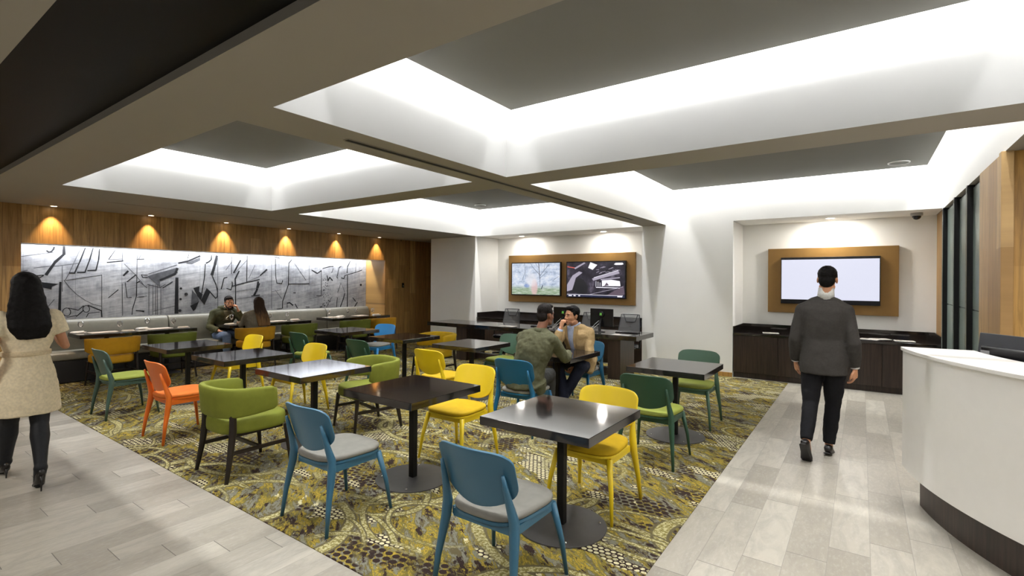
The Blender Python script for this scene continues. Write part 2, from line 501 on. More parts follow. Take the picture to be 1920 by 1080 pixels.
MURAL = [('d',20,[(2128,2035),(2154,2011),(2185,2024),(2211,2068),(2214,2096)]),
('d',30,[(2334,2118),(2335,1989),(2228,1856),(2124,1657)]),
('l',6,[(1981,1758),(2145,1790),(2271,1801),(2513,1852)]),
('d',15,[(2602,2105),(2535,1882),(2469,1691)]),
('d',18,[(2402,1690),(2469,1688)]),
('d',15,[(2704,2111),(2661,1916),(2599,1701)]),
('d',18,[(2502,1699),(2599,1705)]),
('d',15,[(2789,2101),(2778,1921),(2744,1741)]),
('d',18,[(2633,1731),(2744,1741)]),
('l',5,[(2534,2072),(2402,1690),(2354,1574)]),
('d',9,[(3008,2098),(2916,1934)]),
('d',12,[(2892,1877),(3115,1911)]),
('l',4,[(2910,1926),(3109,1942)]),
('l',5,[(3102,2088),(3109,1911)]),
('l',5,[(3321,2100),(3317,1659)]),
('d',9,[(3315,1945),(3422,1954)]),
('l',3,[(1841,1931),(2061,1982),(2206,2011)]),
('l',4,[(1842,1707),(1911,1722)]),
('d',11,[(1961,1634),(2093,1649)]),
('d',11,[(2022,1586),(2093,1642)]),
('P',0,[(2032,1545),(2273,1510),(2193,1468),(2188,1425),(2084,1454)]),
('d',25,[(2294,1538),(2286,1090)]),
('l',3,[(2314,1802),(2317,1389)]),
('l',6,[(2337,1574),(2403,1459),(2493,1343),(2607,1238),(2712,1168),(2824,1134)]),
('l',3,[(2148,1152),(2221,1263)]),
('d',9,[(2422,1055),(2418,1031),(2408,1010),(2392,997),(2373,993),(2354,999),(2338,1014),(2327,1035),(2324,1060),(2327,1084),(2338,1105),(2354,1118),(2372,1122),(2391,1117),(2407,1102),(2418,1080),(2422,1055)]),
('d',9,[(2663,1096),(2660,1075),(2650,1057),(2636,1045),(2619,1042),(2603,1047),(2588,1060),(2579,1078),(2576,1100),(2579,1121),(2588,1138),(2602,1150),(2619,1154),(2636,1149),(2650,1136),(2659,1118),(2663,1096)]),
('d',10,[(2394,1121),(2517,1080),(2584,1151)]),
('d',13,[(2495,979),(2585,1077)]),
('d',15,[(2642,1156),(2819,1059),(2825,954)]),
('d',9,[(2620,958),(2648,1023),(2795,1038)]),
('d',9,[(2373,972),(2495,994)]),
('l',3,[(2359,1567),(2605,1620),(2815,1660)]),
('l',3,[(2821,1667),(2825,962)]),
('d',10,[(2914,1275),(3049,1410)]),
('d',24,[(3123,1656),(3187,1735)]),
('d',14,[(3175,1548),(3304,1675)]),
('l',3,[(3135,1858),(3291,1674),(3424,1486)]),
('d',8,[(3149,1533),(3176,1269),(3241,1275)]),
('d',10,[(3317,1659),(3312,1297),(3255,1064),(3249,970)]),
('d',15,[(3311,1525),(3357,1557)]),
('l',4,[(3319,1273),(3425,1279)]),
('d',16,[(3307,1038),(3427,1024)]),
('l',3,[(3105,1517),(3114,961)]),
('l',5,[(3344,1557),(3472,1438)]),
('l',3,[(3342,1951),(3407,2089)]),
('d',8,[(3383,1676),(3477,1669)]),
('d',10,[(3383,1676),(3403,1628),(3477,1629)]),
('d',10,[(3347,1036),(3427,1009)]),
('l',3,[(3345,1281),(3466,1294)]),
('l',5,[(3491,1693),(3942,1867)]),
('G',0,[(3545,1678),(3928,1809),(3958,1718),(3671,1566)]),
('d',32,[(3675,1579),(3914,1700),(3950,1801)]),
('d',13,[(3714,1436),(3871,1551)]),
('G',0,[(3477,1645),(3545,1678),(3671,1566),(3671,1452)]),
('d',8,[(3478,1501),(3671,1444),(3756,1501)]),
('l',6,[(3498,1501),(3502,957)]),
('l',6,[(3560,1501),(3563,954)]),
('l',6,[(3601,1501),(3605,952)]),
('l',6,[(3629,1501),(3632,950)]),
('l',6,[(3685,1501),(3688,948)]),
('d',48,[(3944,1618),(3940,968)]),
('D',22,[(4012,1425)]),
('D',31,[(4102,1315)]),
('D',22,[(4008,1224)]),
('D',27,[(3999,1007)]),
('d',27,[(3972,1902),(4121,1941),(4338,2052)]),
('d',10,[(4121,1974),(4148,2111)]),
('G',0,[(4091,1906),(4338,2026),(4338,1966),(4198,1892)]),
('d',20,[(4546,2070),(4543,1991),(4498,1946),(4450,1918)]),
('d',15,[(4434,1900),(4420,1639),(4374,1328)]),
('d',41,[(4645,2066),(4613,1906),(4557,1693)]),
('d',16,[(4557,1676),(4632,1500),(4666,1358),(4659,1252),(4626,1226),(4518,1360)]),
('P',0,[(4224,1432),(4333,1466),(4326,1363),(4390,1310),(4359,1190),(4295,1277)]),
('P',0,[(4461,1431),(4534,1360),(4423,1101),(4359,1190)]),
('P',0,[(4172,1093),(4327,1173),(4265,1021),(4227,988)]),
('G',0,[(4201,1398),(4295,1277),(4327,1173),(4188,1109)]),
('d',16,[(4842,1644),(4782,1625),(4733,1411)]),
('d',14,[(4835,1419),(4921,1391),(4947,1500),(4938,1554)]),
('d',7,[(4815,1787),(4926,1952)]),
('d',9,[(4925,2097),(4928,1717)]),
('d',25,[(5103,1995),(4971,1736)]),
('d',23,[(5077,1775),(4999,1609),(5008,1463)]),
('d',18,[(5008,1463),(5011,1044)]),
('d',17,[(4947,1464),(5169,1527),(5502,1603)]),
('d',13,[(5238,2103),(5232,1537)]),
('l',5,[(4998,1736),(5229,2000)]),
('l',6,[(5406,1913),(5277,1630)]),
('d',17,[(5511,1689),(5655,1825)]),
('l',5,[(5232,1555),(5502,1670)]),
('d',34,[(5474,1556),(5447,1386),(5391,1274)]),
('d',18,[(5335,1256),(5505,1272)]),
('l',3,[(4662,2049),(4669,986)]),
('l',4,[(5027,1354),(5485,1424)]),
('l',4,[(5045,1207),(5582,1251)]),
('l',3,[(3577,1018),(3932,1102)]),
('d',17,[(5521,1689),(5665,1816)]),
('d',23,[(5503,1518),(5438,1348)]),
('d',13,[(5852,2063),(5854,1693),(5886,1528),(5998,1518),(6018,1587)]),
('d',14,[(5821,2101),(5943,2077)]),
('d',16,[(6234,2059),(6161,1976),(6154,1498),(6021,1124),(6016,967)]),
('d',15,[(6154,1508),(6667,1514)]),
('l',8,[(6288,1981),(6576,1601)]),
('l',4,[(6663,2035),(6667,1477)]),
('l',4,[(5762,2040),(5769,977)]),
('l',4,[(5777,1344),(5978,1381)]),
('l',4,[(5846,1382),(6000,1184)]),
('d',16,[(6272,1308),(6326,1307)]),
('d',23,[(6125,1081),(6188,1089),(6263,1027)]),
('d',18,[(6317,1055),(6371,962)]),
('d',10,[(6125,1072),(6126,982)]),
('d',11,[(5890,962),(6002,963)]),
('d',19,[(6733,1830),(6872,1760),(6977,1825)]),
('d',11,[(6977,1814),(6981,1234),(6852,1230)]),
('d',15,[(7012,1878),(7204,1926),(7303,1933)]),
('d',11,[(7303,1886),(7255,1777)]),
('d',22,[(7133,1711),(7158,1583),(7206,1669),(7281,1594)]),
('d',15,[(7529,1946),(7466,1912),(7404,1671),(7430,1649)]),
('d',18,[(7531,1661),(7608,1640),(7633,1718)]),
('d',16,[(7633,1718),(7950,1801),(8140,1861)]),
('d',20,[(7787,2076),(7710,1940),(7698,1785)]),
('d',9,[(7961,2083),(7950,1812)]),
('d',21,[(7711,1719),(7712,942)]),
('d',11,[(7519,1530),(7432,1301)]),
('l',7,[(7532,1519),(7637,1298)]),
('d',20,[(7637,1276),(7587,1123),(7511,950)]),
('d',9,[(7271,1196),(7115,943)]),
('d',15,[(7421,1171),(7398,943)]),
('d',18,[(7874,1160),(7956,1068)]),
('d',21,[(8010,1044),(7930,934)]),
('D',32,[(8116,1485)]),
('d',13,[(6581,975),(6671,971)]),
('d',17,[(6948,960),(7007,969)]),
('l',4,[(6692,1167),(6993,1223)]),
('D',8,[(7071,1171)]),
('D',11,[(7035,1602)]),
('D',11,[(7122,1455)]),
('D',8,[(7052,1293)]),
('D',11,[(7175,1099)]),
('D',11,[(7053,1036)]),
('D',13,[(7180,1116)]),
('D',9,[(7039,1456)]),
('D',13,[(7215,1083)]),
('D',10,[(7024,1248)]),
('D',13,[(7087,1482)]),
('D',9,[(7104,1588)]),
('D',13,[(7184,1642)]),
('D',10,[(7130,1063)]),
('D',13,[(7046,1367)]),
('D',11,[(7095,1540)]),
('D',10,[(7062,1121)]),
('D',8,[(7015,1235)]),
('D',10,[(7117,1218)]),
('D',13,[(7081,989)]),
('D',8,[(7021,1046)]),
('D',13,[(7140,1464)]),
('D',10,[(7099,1258)]),
('D',13,[(7127,1049)]),
('D',8,[(7187,1177)]),
('D',11,[(7170,1239)]),
('D',8,[(7033,1032)]),
('D',11,[(7101,1618)]),
('D',13,[(7024,1013)]),
('D',11,[(7166,1011)]),
('D',8,[(7073,1434)]),
('D',9,[(7172,1375)]),
('D',13,[(7149,1595)]),
('D',13,[(7045,1354)]),
('D',8,[(7059,1252)]),
('D',8,[(7073,1640)]),
('D',8,[(7102,1405)]),
('D',10,[(7221,1267)]),
('D',10,[(7217,1365)]),
('D',8,[(7027,1605)]),
('D',13,[(7041,1201)]),
('D',8,[(7135,1285)]),
('D',13,[(7060,989)]),
('D',9,[(7184,1453)]),
('D',10,[(7144,1514)]),
('D',8,[(7056,1376)])]
# ------------------------------------------------------------------ setting
bm = bmesh.new(); box(bm, -12, 6, -5.5, 12, -.1, 0); struct('floor', bm, M_['tile'])
bm = bmesh.new(); box(bm, -9.9, -.954, 1.726, 9.0, 0.0, .006); box(bm, -7.3, -3.4, 9.0, 9.06, 0, .006); struct('floor', bm, M_['carpet'])

# ceiling: beams with four light trays, lids above
bm = bmesh.new()
ZT = 3.56
xs = [-10.6, -7.37, -3.385, -2.94, .92]
box(bm, -10.6, -7.37, 1.1, 4.27, CEIL, ZT); box(bm, -10.6, -7.37, 4.27, 12, CEIL, ZT)
box(bm, -3.385, -2.94, 1.62, 4.27, CEIL, ZT); box(bm, -3.385, -2.94, 4.27, 9.03, CEIL, ZT)
box(bm, -7.37, -3.385, 4.045, 4.49, CEIL, ZT)
box(bm, -2.94, .92, 4.045, 4.49, CEIL, ZT)
box(bm, -7.37, .92, 1.1, 1.62, CEIL, ZT)
box(bm, -7.37, .92, 9.03, 12, CEIL, ZT)
box(bm, .92, 1.3, 5.40, 12, CEIL, ZT)
box(bm, .92, 6, 1.1, 4.27, CEIL, ZT); box(bm, .92, 6, 4.27, 5.40, CEIL, ZT)
box(bm, -12, 6, 1.1, 12, ZT, ZT + .1)
box(bm, -12, 6, -5.5, .53, CEIL, ZT)
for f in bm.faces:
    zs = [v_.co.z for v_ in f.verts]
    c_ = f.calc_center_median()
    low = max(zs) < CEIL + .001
    # shade put into the colour of beam soffits and front tray sides; wall paint carried up over the alcoves and under their soffits
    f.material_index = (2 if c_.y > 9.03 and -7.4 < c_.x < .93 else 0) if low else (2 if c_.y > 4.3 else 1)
struct('ceiling', bm, [M_['shaded_ceiling'], M_['fascia'], M_['paint']])
bm = bmesh.new(); box(bm, -12, 6, .53, 1.1, CEIL + .05, CEIL + .12)
struct('ceiling', bm, M_['black_ceiling'])
bm = bmesh.new()
for (x0, x1, y0, y1) in TRAYS:
    box(bm, x0 + INS, x1 - INS, y0 + INS, y1 - INS, PANZ, PANZ + .05)
    # hangers that carry the floating panel from the slab
    for hx in (x0 + 1, x1 - 1):
        for hy in (y0 + .8, y1 - .8): box(bm, hx - .02, hx + .02, hy - .02, hy + .02, PANZ + .05, ZT)
struct('ceiling', bm, M_['panel'])

# walls
bm = bmesh.new()
box(bm, -10.62, -9.75, -5.5, 1.71, 0, CEIL)
box(bm, -10.62, -9.75, 8.28, 12, 0, CEIL)
box(bm, -9.86, -9.75, 1.71, 8.28, 2.105, CEIL)
struct('wall_left', bm, M_['oak_y'])
bm = bmesh.new()                                  # white lining of the niche head, slot for the light left open
box(bm, -10.27, -9.86, 1.71, 8.28, 2.11, 2.15)
box(bm, -10.30, -10.27, 1.71, 8.28, 2.11, 2.34)
box(bm, -10.60, -10.27, 1.71, 8.28, 2.34, 2.38)
box(bm, -10.60, -10.50, 1.71, 8.28, 0, 2.34)
struct('wall_niche', bm, M_['paint'])
bm = bmesh.new()
box(bm, -8.85, -7.41, 8.98, 12, 0, CEIL)
box(bm, -7.41, -3.377, 9.87, 10.2, 0, CEIL)
box(bm, -3.377, -1.787, 9.03, 10.2, 0, CEIL)
box(bm, -1.787, .93, 9.87, 10.2, 0, CEIL)
struct('wall_back', bm, M_['paint'])
bm = bmesh.new(); box(bm, -9.75, -8.85, 11.8, 12, 0, CEIL); struct('wall_corridor', bm, M_['paint'])
bm = bmesh.new(); box(bm, -12, 6, -5.6, -5.5, 0, CEIL); struct('wall_front', bm, M_['cabinet'])
bm = bmesh.new(); box(bm, 5.9, 6, -5.5, 5.4, 0, CEIL); struct('wall_foyer', bm, M_['cabinet'])
bm = bmesh.new(); box(bm, .93, 1.2, 9.045, 9.87, 0, CEIL); struct('wall_reveal', bm, M_['oak_yr'])
bm = bmesh.new(); box(bm, .915, 1.2, 5.50, 6.43, 0, CEIL); struct('wall_right', bm, M_['oak_yr'])
bm = bmesh.new(); box(bm, .97, 6, 5.45, 5.50, 0, CEIL); struct('wall_reception', bm, M_['oak_x'])
bm = bmesh.new(); box(bm, .895, .97, 5.42, 5.50, 0, CEIL); struct('trim_1', bm, M_['oak_yr'], bevel=.004)
bm = bmesh.new(); box(bm, -3.377, -1.787, 9.015, 9.03, 0, .075); struct('baseboard_back', bm, M_['oak_x'])
bm = bmesh.new(); box(bm, -8.85, -7.41, 8.965, 8.98, 0, .075); struct('baseboard_left', bm, M_['oak_x'])
# storefront: three bays of grey-green panes behind black fins
win = tag(bpy.data.objects.new('window_1', None), kind='structure'); COL.objects.link(win); win.location = (.96, 7.7, 0)
for i, (a, b) in enumerate(((6.43, 7.09), (7.12, 7.98), (8.01, 9.00))):
    bm = bmesh.new(); box(bm, 0, .012, a - 7.7, b - 7.7, 1.335, CEIL - .03); mk('pane', bm, M_['green_glass'], win)
    bm = bmesh.new(); box(bm, 0, .012, a - 7.7, b - 7.7, .08, 1.325); mk('pane', bm, M_['green_glass'], win)
for yy in (7.09, 7.98, 9.00):
    bm = bmesh.new(); box(bm, -.055, .06, yy - 7.7, yy + .035 - 7.7, 0, CEIL)
    mk('mullion', bm, M_['black_metal'], win)
    bm = bmesh.new(); box(bm, -.058, -.050, yy - .006 - 7.7, yy - 7.7, 0, CEIL); mk('fin_edge', bm, M_['chrome'], win)
bm = bmesh.new(); box(bm, .013, .06, -1.27, 1.33, 0, CEIL); mk('back_panel', bm, M_['black_metal'], win)
bm = bmesh.new(); box(bm, -.03, .012, -1.27, 1.30, 0, .08); mk('sill', bm, M_['black_metal'], win)

# ------------------------------------------------------------------ ceiling fittings
def downlight(x, y, r, label, mat, group):
    t = thing('recessed_downlight', label, 'ceiling light', (x, y, CEIL), 0, group)
    bm = bmesh.new(); loft(bm, [ell((0, 0, 0), V((r, 0, 0)), V((0, r, 0)), 28), ell((0, 0, -.004), V((r, 0, 0)), V((0, r, 0)), 28), ell((0, 0, -.004), V((r * .82, 0, 0)), V((0, r * .82, 0)), 28), ell((0, 0, 0), V((r * .8, 0, 0)), V((0, r * .8, 0)), 28)], False)
    mk('trim_ring', bm, M_['white_plastic'], t, smooth=False)
    bm = bmesh.new(); cyl(bm, (0, 0), r * .78, -.003, -.0005, 28); mk('lens', bm, mat, t)
    return t
names = ['first warm downlight from the left above the mural', 'second warm downlight from the left above the mural', 'third warm downlight from the left above the mural',
         'third warm downlight from the right above the mural', 'second warm downlight from the right above the mural', 'rightmost warm downlight, over the right end of the mural niche']
for (x, y), l in zip(WOOD_DL, names): downlight(x, y, .045, l, M_['lamp_warm'], 'warm downlights along the timber wall')
for (x, y), l in zip(ALC_DL, ['round white downlight over the left television', 'round white downlight over the right one of the paired televisions', 'round white downlight in the alcove with the single television']):
    downlight(x, y, .075, l, M_['lamp'], 'downlights in the television alcoves')

def slot(x, y0, y1, w, label):
    t = thing('air_slot', label, 'air vent', (x, (y0 + y1) / 2, CEIL), 0, 'linear air slots in the ceiling')
    L = (y1 - y0) / 2
    bm = bmesh.new()
    box(bm, -w / 2 - .008, -w / 2, -L, L, -.006, 0); box(bm, w / 2, w / 2 + .008, -L, L, -.006, 0)
    box(bm, -w / 2, w / 2, -L - .008, -L, -.006, 0); box(bm, -w / 2, w / 2, L, L + .008, -.006, 0)
    mk('slot_frame', bm, M_['shaded_ceiling'], t)
    bm = bmesh.new(); box(bm, -w / 2, w / 2, -L, L, -.002, 0); mk('slot_opening', bm, M_['dark_slot'], t)
slot(-3.155, 2.3, 8.0, .055, 'long black air slot in the middle ceiling beam between the light trays')
slot(-8.46, 2.32, 7.73, .012, 'thin air slot in the ceiling in front of the timber wall')
for (x, y, l) in ((.40, 8.45, 'round white ceiling speaker in the light tray near the right windows'), (-6.72, 8.3, 'round white ceiling speaker in the far left light tray')):
    t = thing('ceiling_speaker', l, 'speaker', (x, y, PANZ), 0, 'round speakers in the light trays')
    bm = bmesh.new(); cyl(bm, (0, 0), .11, -.006, -.001, 32); mk('grille', bm, M_['panel'], t)
    bm = bmesh.new(); loft(bm, [ell((0, 0, 0), V((.125, 0, 0)), V((0, .125, 0)), 32), ell((0, 0, -.012), V((.122, 0, 0)), V((0, .122, 0)), 32), ell((0, 0, -.012), V((.11, 0, 0)), V((0, .11, 0)), 32)], False); mk('rim', bm, M_['white_plastic'], t)
t = thing('security_camera', 'small grey dome security camera on the right alcove ceiling', 'camera', (.66, 9.45, CEIL))
bm = bmesh.new(); lathe(bm, (0, 0, 0), [(.075, 0), (.075, -.035), (.06, -.045)]); mk('housing', bm, plain('camera_grey', (.45, .44, .42), .4), t, smooth=False)
bm = bmesh.new(); lathe(bm, (0, 0, 0), [(.055, -.044), (.052, -.065), (.036, -.088), (.012, -.098)]); mk('dome', bm, M_['screen_black'], t, smooth=True)
t = thing('wall_switch', 'small black switch plate on the timber wall right of the mural', 'switch', (-9.75, 8.87, 1.48))
bm = bmesh.new(); box(bm, 0, .012, -.035, .035, -.06, .06); mk('plate', bm, M_['screen_black'], t, bevel=.003)
bm = bmesh.new(); box(bm, .012, .018, -.012, .012, -.03, .0); mk('rocker', bm, M_['chrome'], t)

# ------------------------------------------------------------------ mural
t = thing('wall_mural', 'black and white concrete relief mural panel filling the timber wall niche', 'mural', (-10.49, 5, 0))
bm = bmesh.new(); box(bm, -.008, .008, 1.715 - 5, 8.275 - 5, .80, 2.335); mk('print_panel', bm, M_['mural'], t)
def strokes(kinds):
    bm = bmesh.new()
    def P3(y, z, e): return V((.0085 + e, y - 5, z))
    cnt = 0
    for k, wd, pts in MURAL:
        if k not in kinds: continue
        cnt += 1
        e = .0006 + (cnt % 40) * .00004
        pts = [V((max(1.72, min(8.27, a / 1000)), b / 1000)) for a, b in pts]
        if k in 'PG':
            bm.faces.new([bm.verts.new(P3(p.x, p.y, e)) for p in pts])
        elif k == 'D':
            r = wd / 1000; bm.faces.new([bm.verts.new(P3(min(8.27, pts[0].x + r * math.cos(t_ * PI / 4)), pts[0].y + r * math.sin(t_ * PI / 4), e)) for t_ in range(8)])
        else:
            hw = max(wd / 2000, .003) * (1.7 if k == 'l' else 1.35)
            for a, b in zip(pts[:-1], pts[1:]):
                d = (b - a)
                if d.length < 1e-4: continue
                d.normalize(); n = V((-d.y, d.x)) * hw; a2 = a - d * hw * .4; b2 = b + d * hw * .4
                q = [a2 + n * .8, b2 + n, b2 - n, a2 - n * .8]
                for p in q: p.x = max(1.72, min(8.27, p.x))
                bm.faces.new([bm.verts.new(P3(p.x, p.y, e)) for p in q])
                e += .00001
    return bm
mk('dark_relief_lines', strokes('dPD'), M_['mural_ink'], t)
mk('grey_relief_lines', strokes('lG'), M_['mural_grey'], t)

# ------------------------------------------------------------------ banquette
t = thing('banquette', 'long grey vinyl banquette bench under the mural', 'bench', (-10.1, 5, 0))
cuts = [1.75, 3.75, 5.6, 7.0, 8.24]
for a, b in zip(cuts[:-1], cuts[1:]):
    bm = bmesh.new()
    prof = [(-.36, .42), (-.16, .42), (-.16, .60), (-.20, .86), (-.235, .925), (-.28, .945), (-.33, .93), (-.36, .88)]
    loft(bm, [[V((p[0], a - 5 + .006, p[1])) for p in prof], [V((p[0], b - 5 - .006, p[1])) for p in prof]])
    mk('back_cushion', bm, M_['vinyl'], t, bevel=.018, seg=3, smooth=True)
    bm = bmesh.new(); box(bm, -.17, .30, a - 5 + .004, b - 5 - .004, .36, .47); mk('seat_cushion', bm, M_['vinyl'], t, bevel=.03, seg=4, smooth=True)
bm = bmesh.new(); box(bm, -.36, .26, -3.26, 3.26, .02, .36); mk('plinth', bm, M_['plinth'], t)

# ------------------------------------------------------------------ counters in the alcoves
def counter(name, label, x0, x1, nd, yf=9.05):
    t = thing(name, label, 'cabinet', ((x0 + x1) / 2, yf, 0)); L = (x1 - x0) / 2 - .004; D = 9.868 - yf
    bm = bmesh.new(); box(bm, -L, L, .02, D, .09, .72); box(bm, -L, L, .06, D, 0, .09); mk('carcass', bm, M_['cabinet'], t)
    bm = bmesh.new(); box(bm, -L, L, -.012, D, .72, .755); mk('countertop', bm, M_['espresso'], t, bevel=.003)
    bm = bmesh.new(); box(bm, -L, L, D - .02, D, .755, .865); box(bm, -L, -L + .02, 0.0, D - .02, .755, .865)
    box(bm, L - .02, L, 0.0, D - .02, .755, .865); mk('upstand', bm, M_['espresso'], t)
    wd = 2 * L / nd
    for i in range(nd):
        bm = bmesh.new(); box(bm, -L + i * wd + .003, -L + (i + 1) * wd - .003, 0, .02, .095, .715)
        mk('door', bm, M_['cabinet'], t, bevel=.002)
    return t
counter('counter_cabinet', 'dark wood counter cabinet below the paired televisions', -7.41, -3.377, 6)
counter('counter_cabinet', 'dark wood counter cabinet below the single television', -1.787, .93, 4)
mags = [(-1.25, 9.35, .2, 'paper magazine on the right counter, nearest its left end'), (.10, 9.3, -.3, 'open white leaflet on the counter right of the walking man'), (.24, 9.42, .5, 'white leaflet lying askew beside the open leaflet'), (.52, 9.33, .1, 'small paper leaflet at the right end of the counter'), (-.15, 9.3, .4, 'folded white leaflet behind the walking man, on the counter')]
for x_, y_, r_, l in mags:
    t = thing('leaflet', l, 'leaflet', (x_, y_, .7555), r_, 'leaflets on the right counter')
    bm = bmesh.new(); box(bm, -.12, .0, -.08, .08, 0, .006); box(bm, .002, .12, -.08, .08, 0, .004); mk('pages', bm, M_['paper'], t)
    bm = bmesh.new(); box(bm, -.10, -.02, -.05, .06, .006, .0072); box(bm, .02, .1, -.06, .0, .004, .0052); mk('printed_block', bm, M_['paper_print'], t)

# ------------------------------------------------------------------ television boards
def board(label, x0, x1, z0, z1):
    bm = bmesh.new(); box(bm, x0, x1, 9.80, 9.868, z0, z1)
    tag(mk('display_board', bm, M_['bronze'], bevel=.004), label, 'wall panel')
board('wide bronze wall panel carrying two televisions', -7.03, -3.82, 1.115, 2.225)
board('bronze wall panel behind the single white television', -1.36, .475, 1.09, 2.205)

def tv(label, x0, x1, z0, z1):
    t = thing('television', label, 'television', ((x0 + x1) / 2, 9.76, (z0 + z1) / 2), 0, None)
    W, H = (x1 - x0) / 2, (z1 - z0) / 2
    bm = bmesh.new(); box(bm, -W, W, -.02, .035, -H, H); mk('bezel', bm, M_['screen_black'], t, bevel=.004)
    return t, W, H
def screen(t, W, H, polys, bg, z_off=0, name='screen'):
    """flat picture of the screen: background plus coloured polygons, u,v in 0..1"""
    bm = bmesh.new(); mats = [bg]
    def face(pts, e, mi):
        f = bm.faces.new([bm.verts.new((-W + 2 * W * min(1, max(0, u)), -.0205 - e, -H + 2 * H * min(1, max(0, v)) + z_off)) for u, v in pts]); f.material_index = mi
    face([(0, 0), (1, 0), (1, 1), (0, 1)], 0, 0)
    e = .0002
    for mat, pts in polys:
        if mat not in mats: mats.append(mat)
        face(pts, e, mats.index(mat)); e += .00002
    me = bpy.data.meshes.new(name); bm.to_mesh(me); bm.free()
    for q in mats: me.materials.append(q)
    o = bpy.data.objects.new(name, me); COL.objects.link(o); o.parent = t
    return o
def line(a, b, wd, wd2=None):
    a, b = V(a), V(b); d = (b - a).normalized(); n = V((-d.y * .62, d.x)); w2 = wd if wd2 is None else wd2
    return [tuple(a + n * wd / 2), tuple(b + n * w2 / 2), tuple(b - n * w2 / 2), tuple(a - n * wd / 2)]
t, W, H = tv('left television of the pair, showing a bare tree in a pale park', -6.905, -5.545, 1.275, 2.05)
Mt = Mat('park_picture', .3)
x, y, z = Mt.pos(True)
n1 = Mt.noise(Mt.vec(x, 0, z * 2), 5, 6, .7); n2 = Mt.noise(Mt.vec(x * 3, 4, z * 3), 9, 4, .8)
col = Mt.ramp(n1, [(.3, srgb(120, 140, 170)), (.5, srgb(205, 216, 235)), (.65, srgb(235, 238, 245))])
col = Mt.mix(n2.step(.60, .66) * (z.step(-.05, .15)), col, srgb(50, 60, 80))
gm = (z * -1 - .12).step(0, .14)
col = Mt.mix(gm, col, Mt.ramp(Mt.noise(Mt.vec(x * 2, 0, z * 12), 3, 5, .7), [(.3, srgb(90, 120, 90)), (.5, srgb(160, 180, 150)), (.7, srgb(225, 228, 228))]))
def glow(cx, cz, wx_, wz_): return (((x - cx) / wx_)._m('POWER', 2.0) + ((z - cz) / wz_)._m('POWER', 2.0)) * -1 + 1
col = Mt.mix(glow(-.02, -.20, .11, .24).step(0, .8) * .75, col, srgb(228, 188, 188))
col = Mt.mix(glow(-.23, -.16, .09, .05).step(0, .5) * .7, col, srgb(110, 140, 200))
col = Mt.mix(glow(-.10, -.02, .20, .20).step(0, .9) * .6, col, srgb(236, 234, 238))
Mt.color((0.01, 0.01, 0.01)); Mt.emit(col, .8)
dk = emission('picture_branch', srgb(70, 74, 92), .9); pk = emission('picture_pink', srgb(225, 190, 190), .9); bl = emission('picture_blue', srgb(110, 140, 195), .9)
pol = []
for a, b, w_ in (((.60, .50), (.57, 1), .022), ((.60, .60), (.78, .95), .014), ((.60, .62), (.46, .85), .014), ((.46, .85), (.40, 1), .009), ((.68, .76), (.70, 1), .008), ((.60, .52), (.74, .72), .010), ((.57, .86), (.5, 1), .008), ((.30, .5), (.27, 1), .008), ((.86, .45), (.98, .58), .01), ((.22, .45), (.28, .70), .01), ((.60, .30), (.60, .50), .012), ((.63, .18), (.66, .30), .03)):
    pol.append((dk, line(a, b, w_)))
screen(t, W - .022, H - .022, pol, Mt.m)
t, W, H = tv('right television of the pair, showing a dark scene of wreckage', -5.40, -3.995, 1.25, 2.05)
Mt = Mat('wreck_picture', .3)
x, y, z = Mt.pos(True)
n1 = Mt.noise(Mt.vec(x, 0, z), 4, 6, .7)
Mt.color((0.005, 0.005, 0.005)); Mt.emit(Mt.ramp(n1, [(.35, srgb(18, 18, 26)), (.55, srgb(52, 48, 60)), (.72, srgb(110, 104, 120))]), .9)
A1 = emission('picture_ash', srgb(165, 158, 175), .9); A2 = emission('picture_white', srgb(232, 230, 240), 1.0); A3 = emission('picture_red', srgb(190, 80, 70), .9); A4 = emission('picture_black', srgb(16, 16, 24), .9); A5 = emission('picture_mauve', srgb(92, 78, 92), .9); A6 = emission('picture_navy', srgb(22, 28, 60), .9)
pol = [(A1, [(0, .35), (.10, .62), (.22, .74), (.28, .70), (.16, .55), (.10, .20), (0, .15)]), (A4, [(.08, .12), (.14, .42), (.20, .56), (.30, .50), (.38, .30), (.36, .10)]),
       (A3, line((.0, .88), (.14, .84), .03)), (A1, line((.14, .82), (.32, .99), .05)), (A2, [(.38, .84), (.42, 1), (.54, .92), (.46, .78)]), (A5, [(.66, .02), (.98, .34), (1, .1), (.9, .02)]),
       (A1, line((.46, .5), (.90, .72), .07, .10)), (A2, line((.48, .555), (.90, .765), .012)), (A2, line((.52, .28), (.92, .27), .02)), (A2, [(.62, .32), (.62, .48), (.78, .50), (.92, .46), (.93, .32)]), (A5, [(.66, .32), (.7, .42), (.74, .34)]),
       (A1, line((.60, .50), (.92, .56), .03)), (A1, line((.42, .08), (.97, .30), .012)), (A2, [(.82, .93), (.85, .97), (.96, .97), (.98, .93), (.95, .91), (.85, .91)])]
random.seed(5)
for i in range(16):
    u, v = random.uniform(.52, .86), random.uniform(.66, .84); pol.append((A1, line((u, v), (u + random.uniform(.03, .09), v + random.uniform(-.02, .05)), .012)))
for i in range(4): pol.append((A2, line((.52 + i * .035, .30), (.52 + i * .035, .46 - .02 * i), .012)))
pol += [(A6, [(0, 0), (1, 0), (1, .065), (0, .065)]), (A2, line((0, .07), (.97, .055), .012))]
for a, b in ((.03, .09), (.12, .16), (.21, .24), (.88, .96)): pol.append((A2, line((a, .03), (b, .03), .03)))
screen(t, W - .022, H - .022, pol, Mt.m)
t, W, H = tv('single wide television with a blank white screen', -1.152, .243, 1.25, 2.045)
wsm = Mat('white_screen', .3); wsm.color((.02, .02, .02)); wsm.emit(srgb(226, 228, 246), .80)
screen(t, W - .012, H - .058, [], wsm.m, .018)

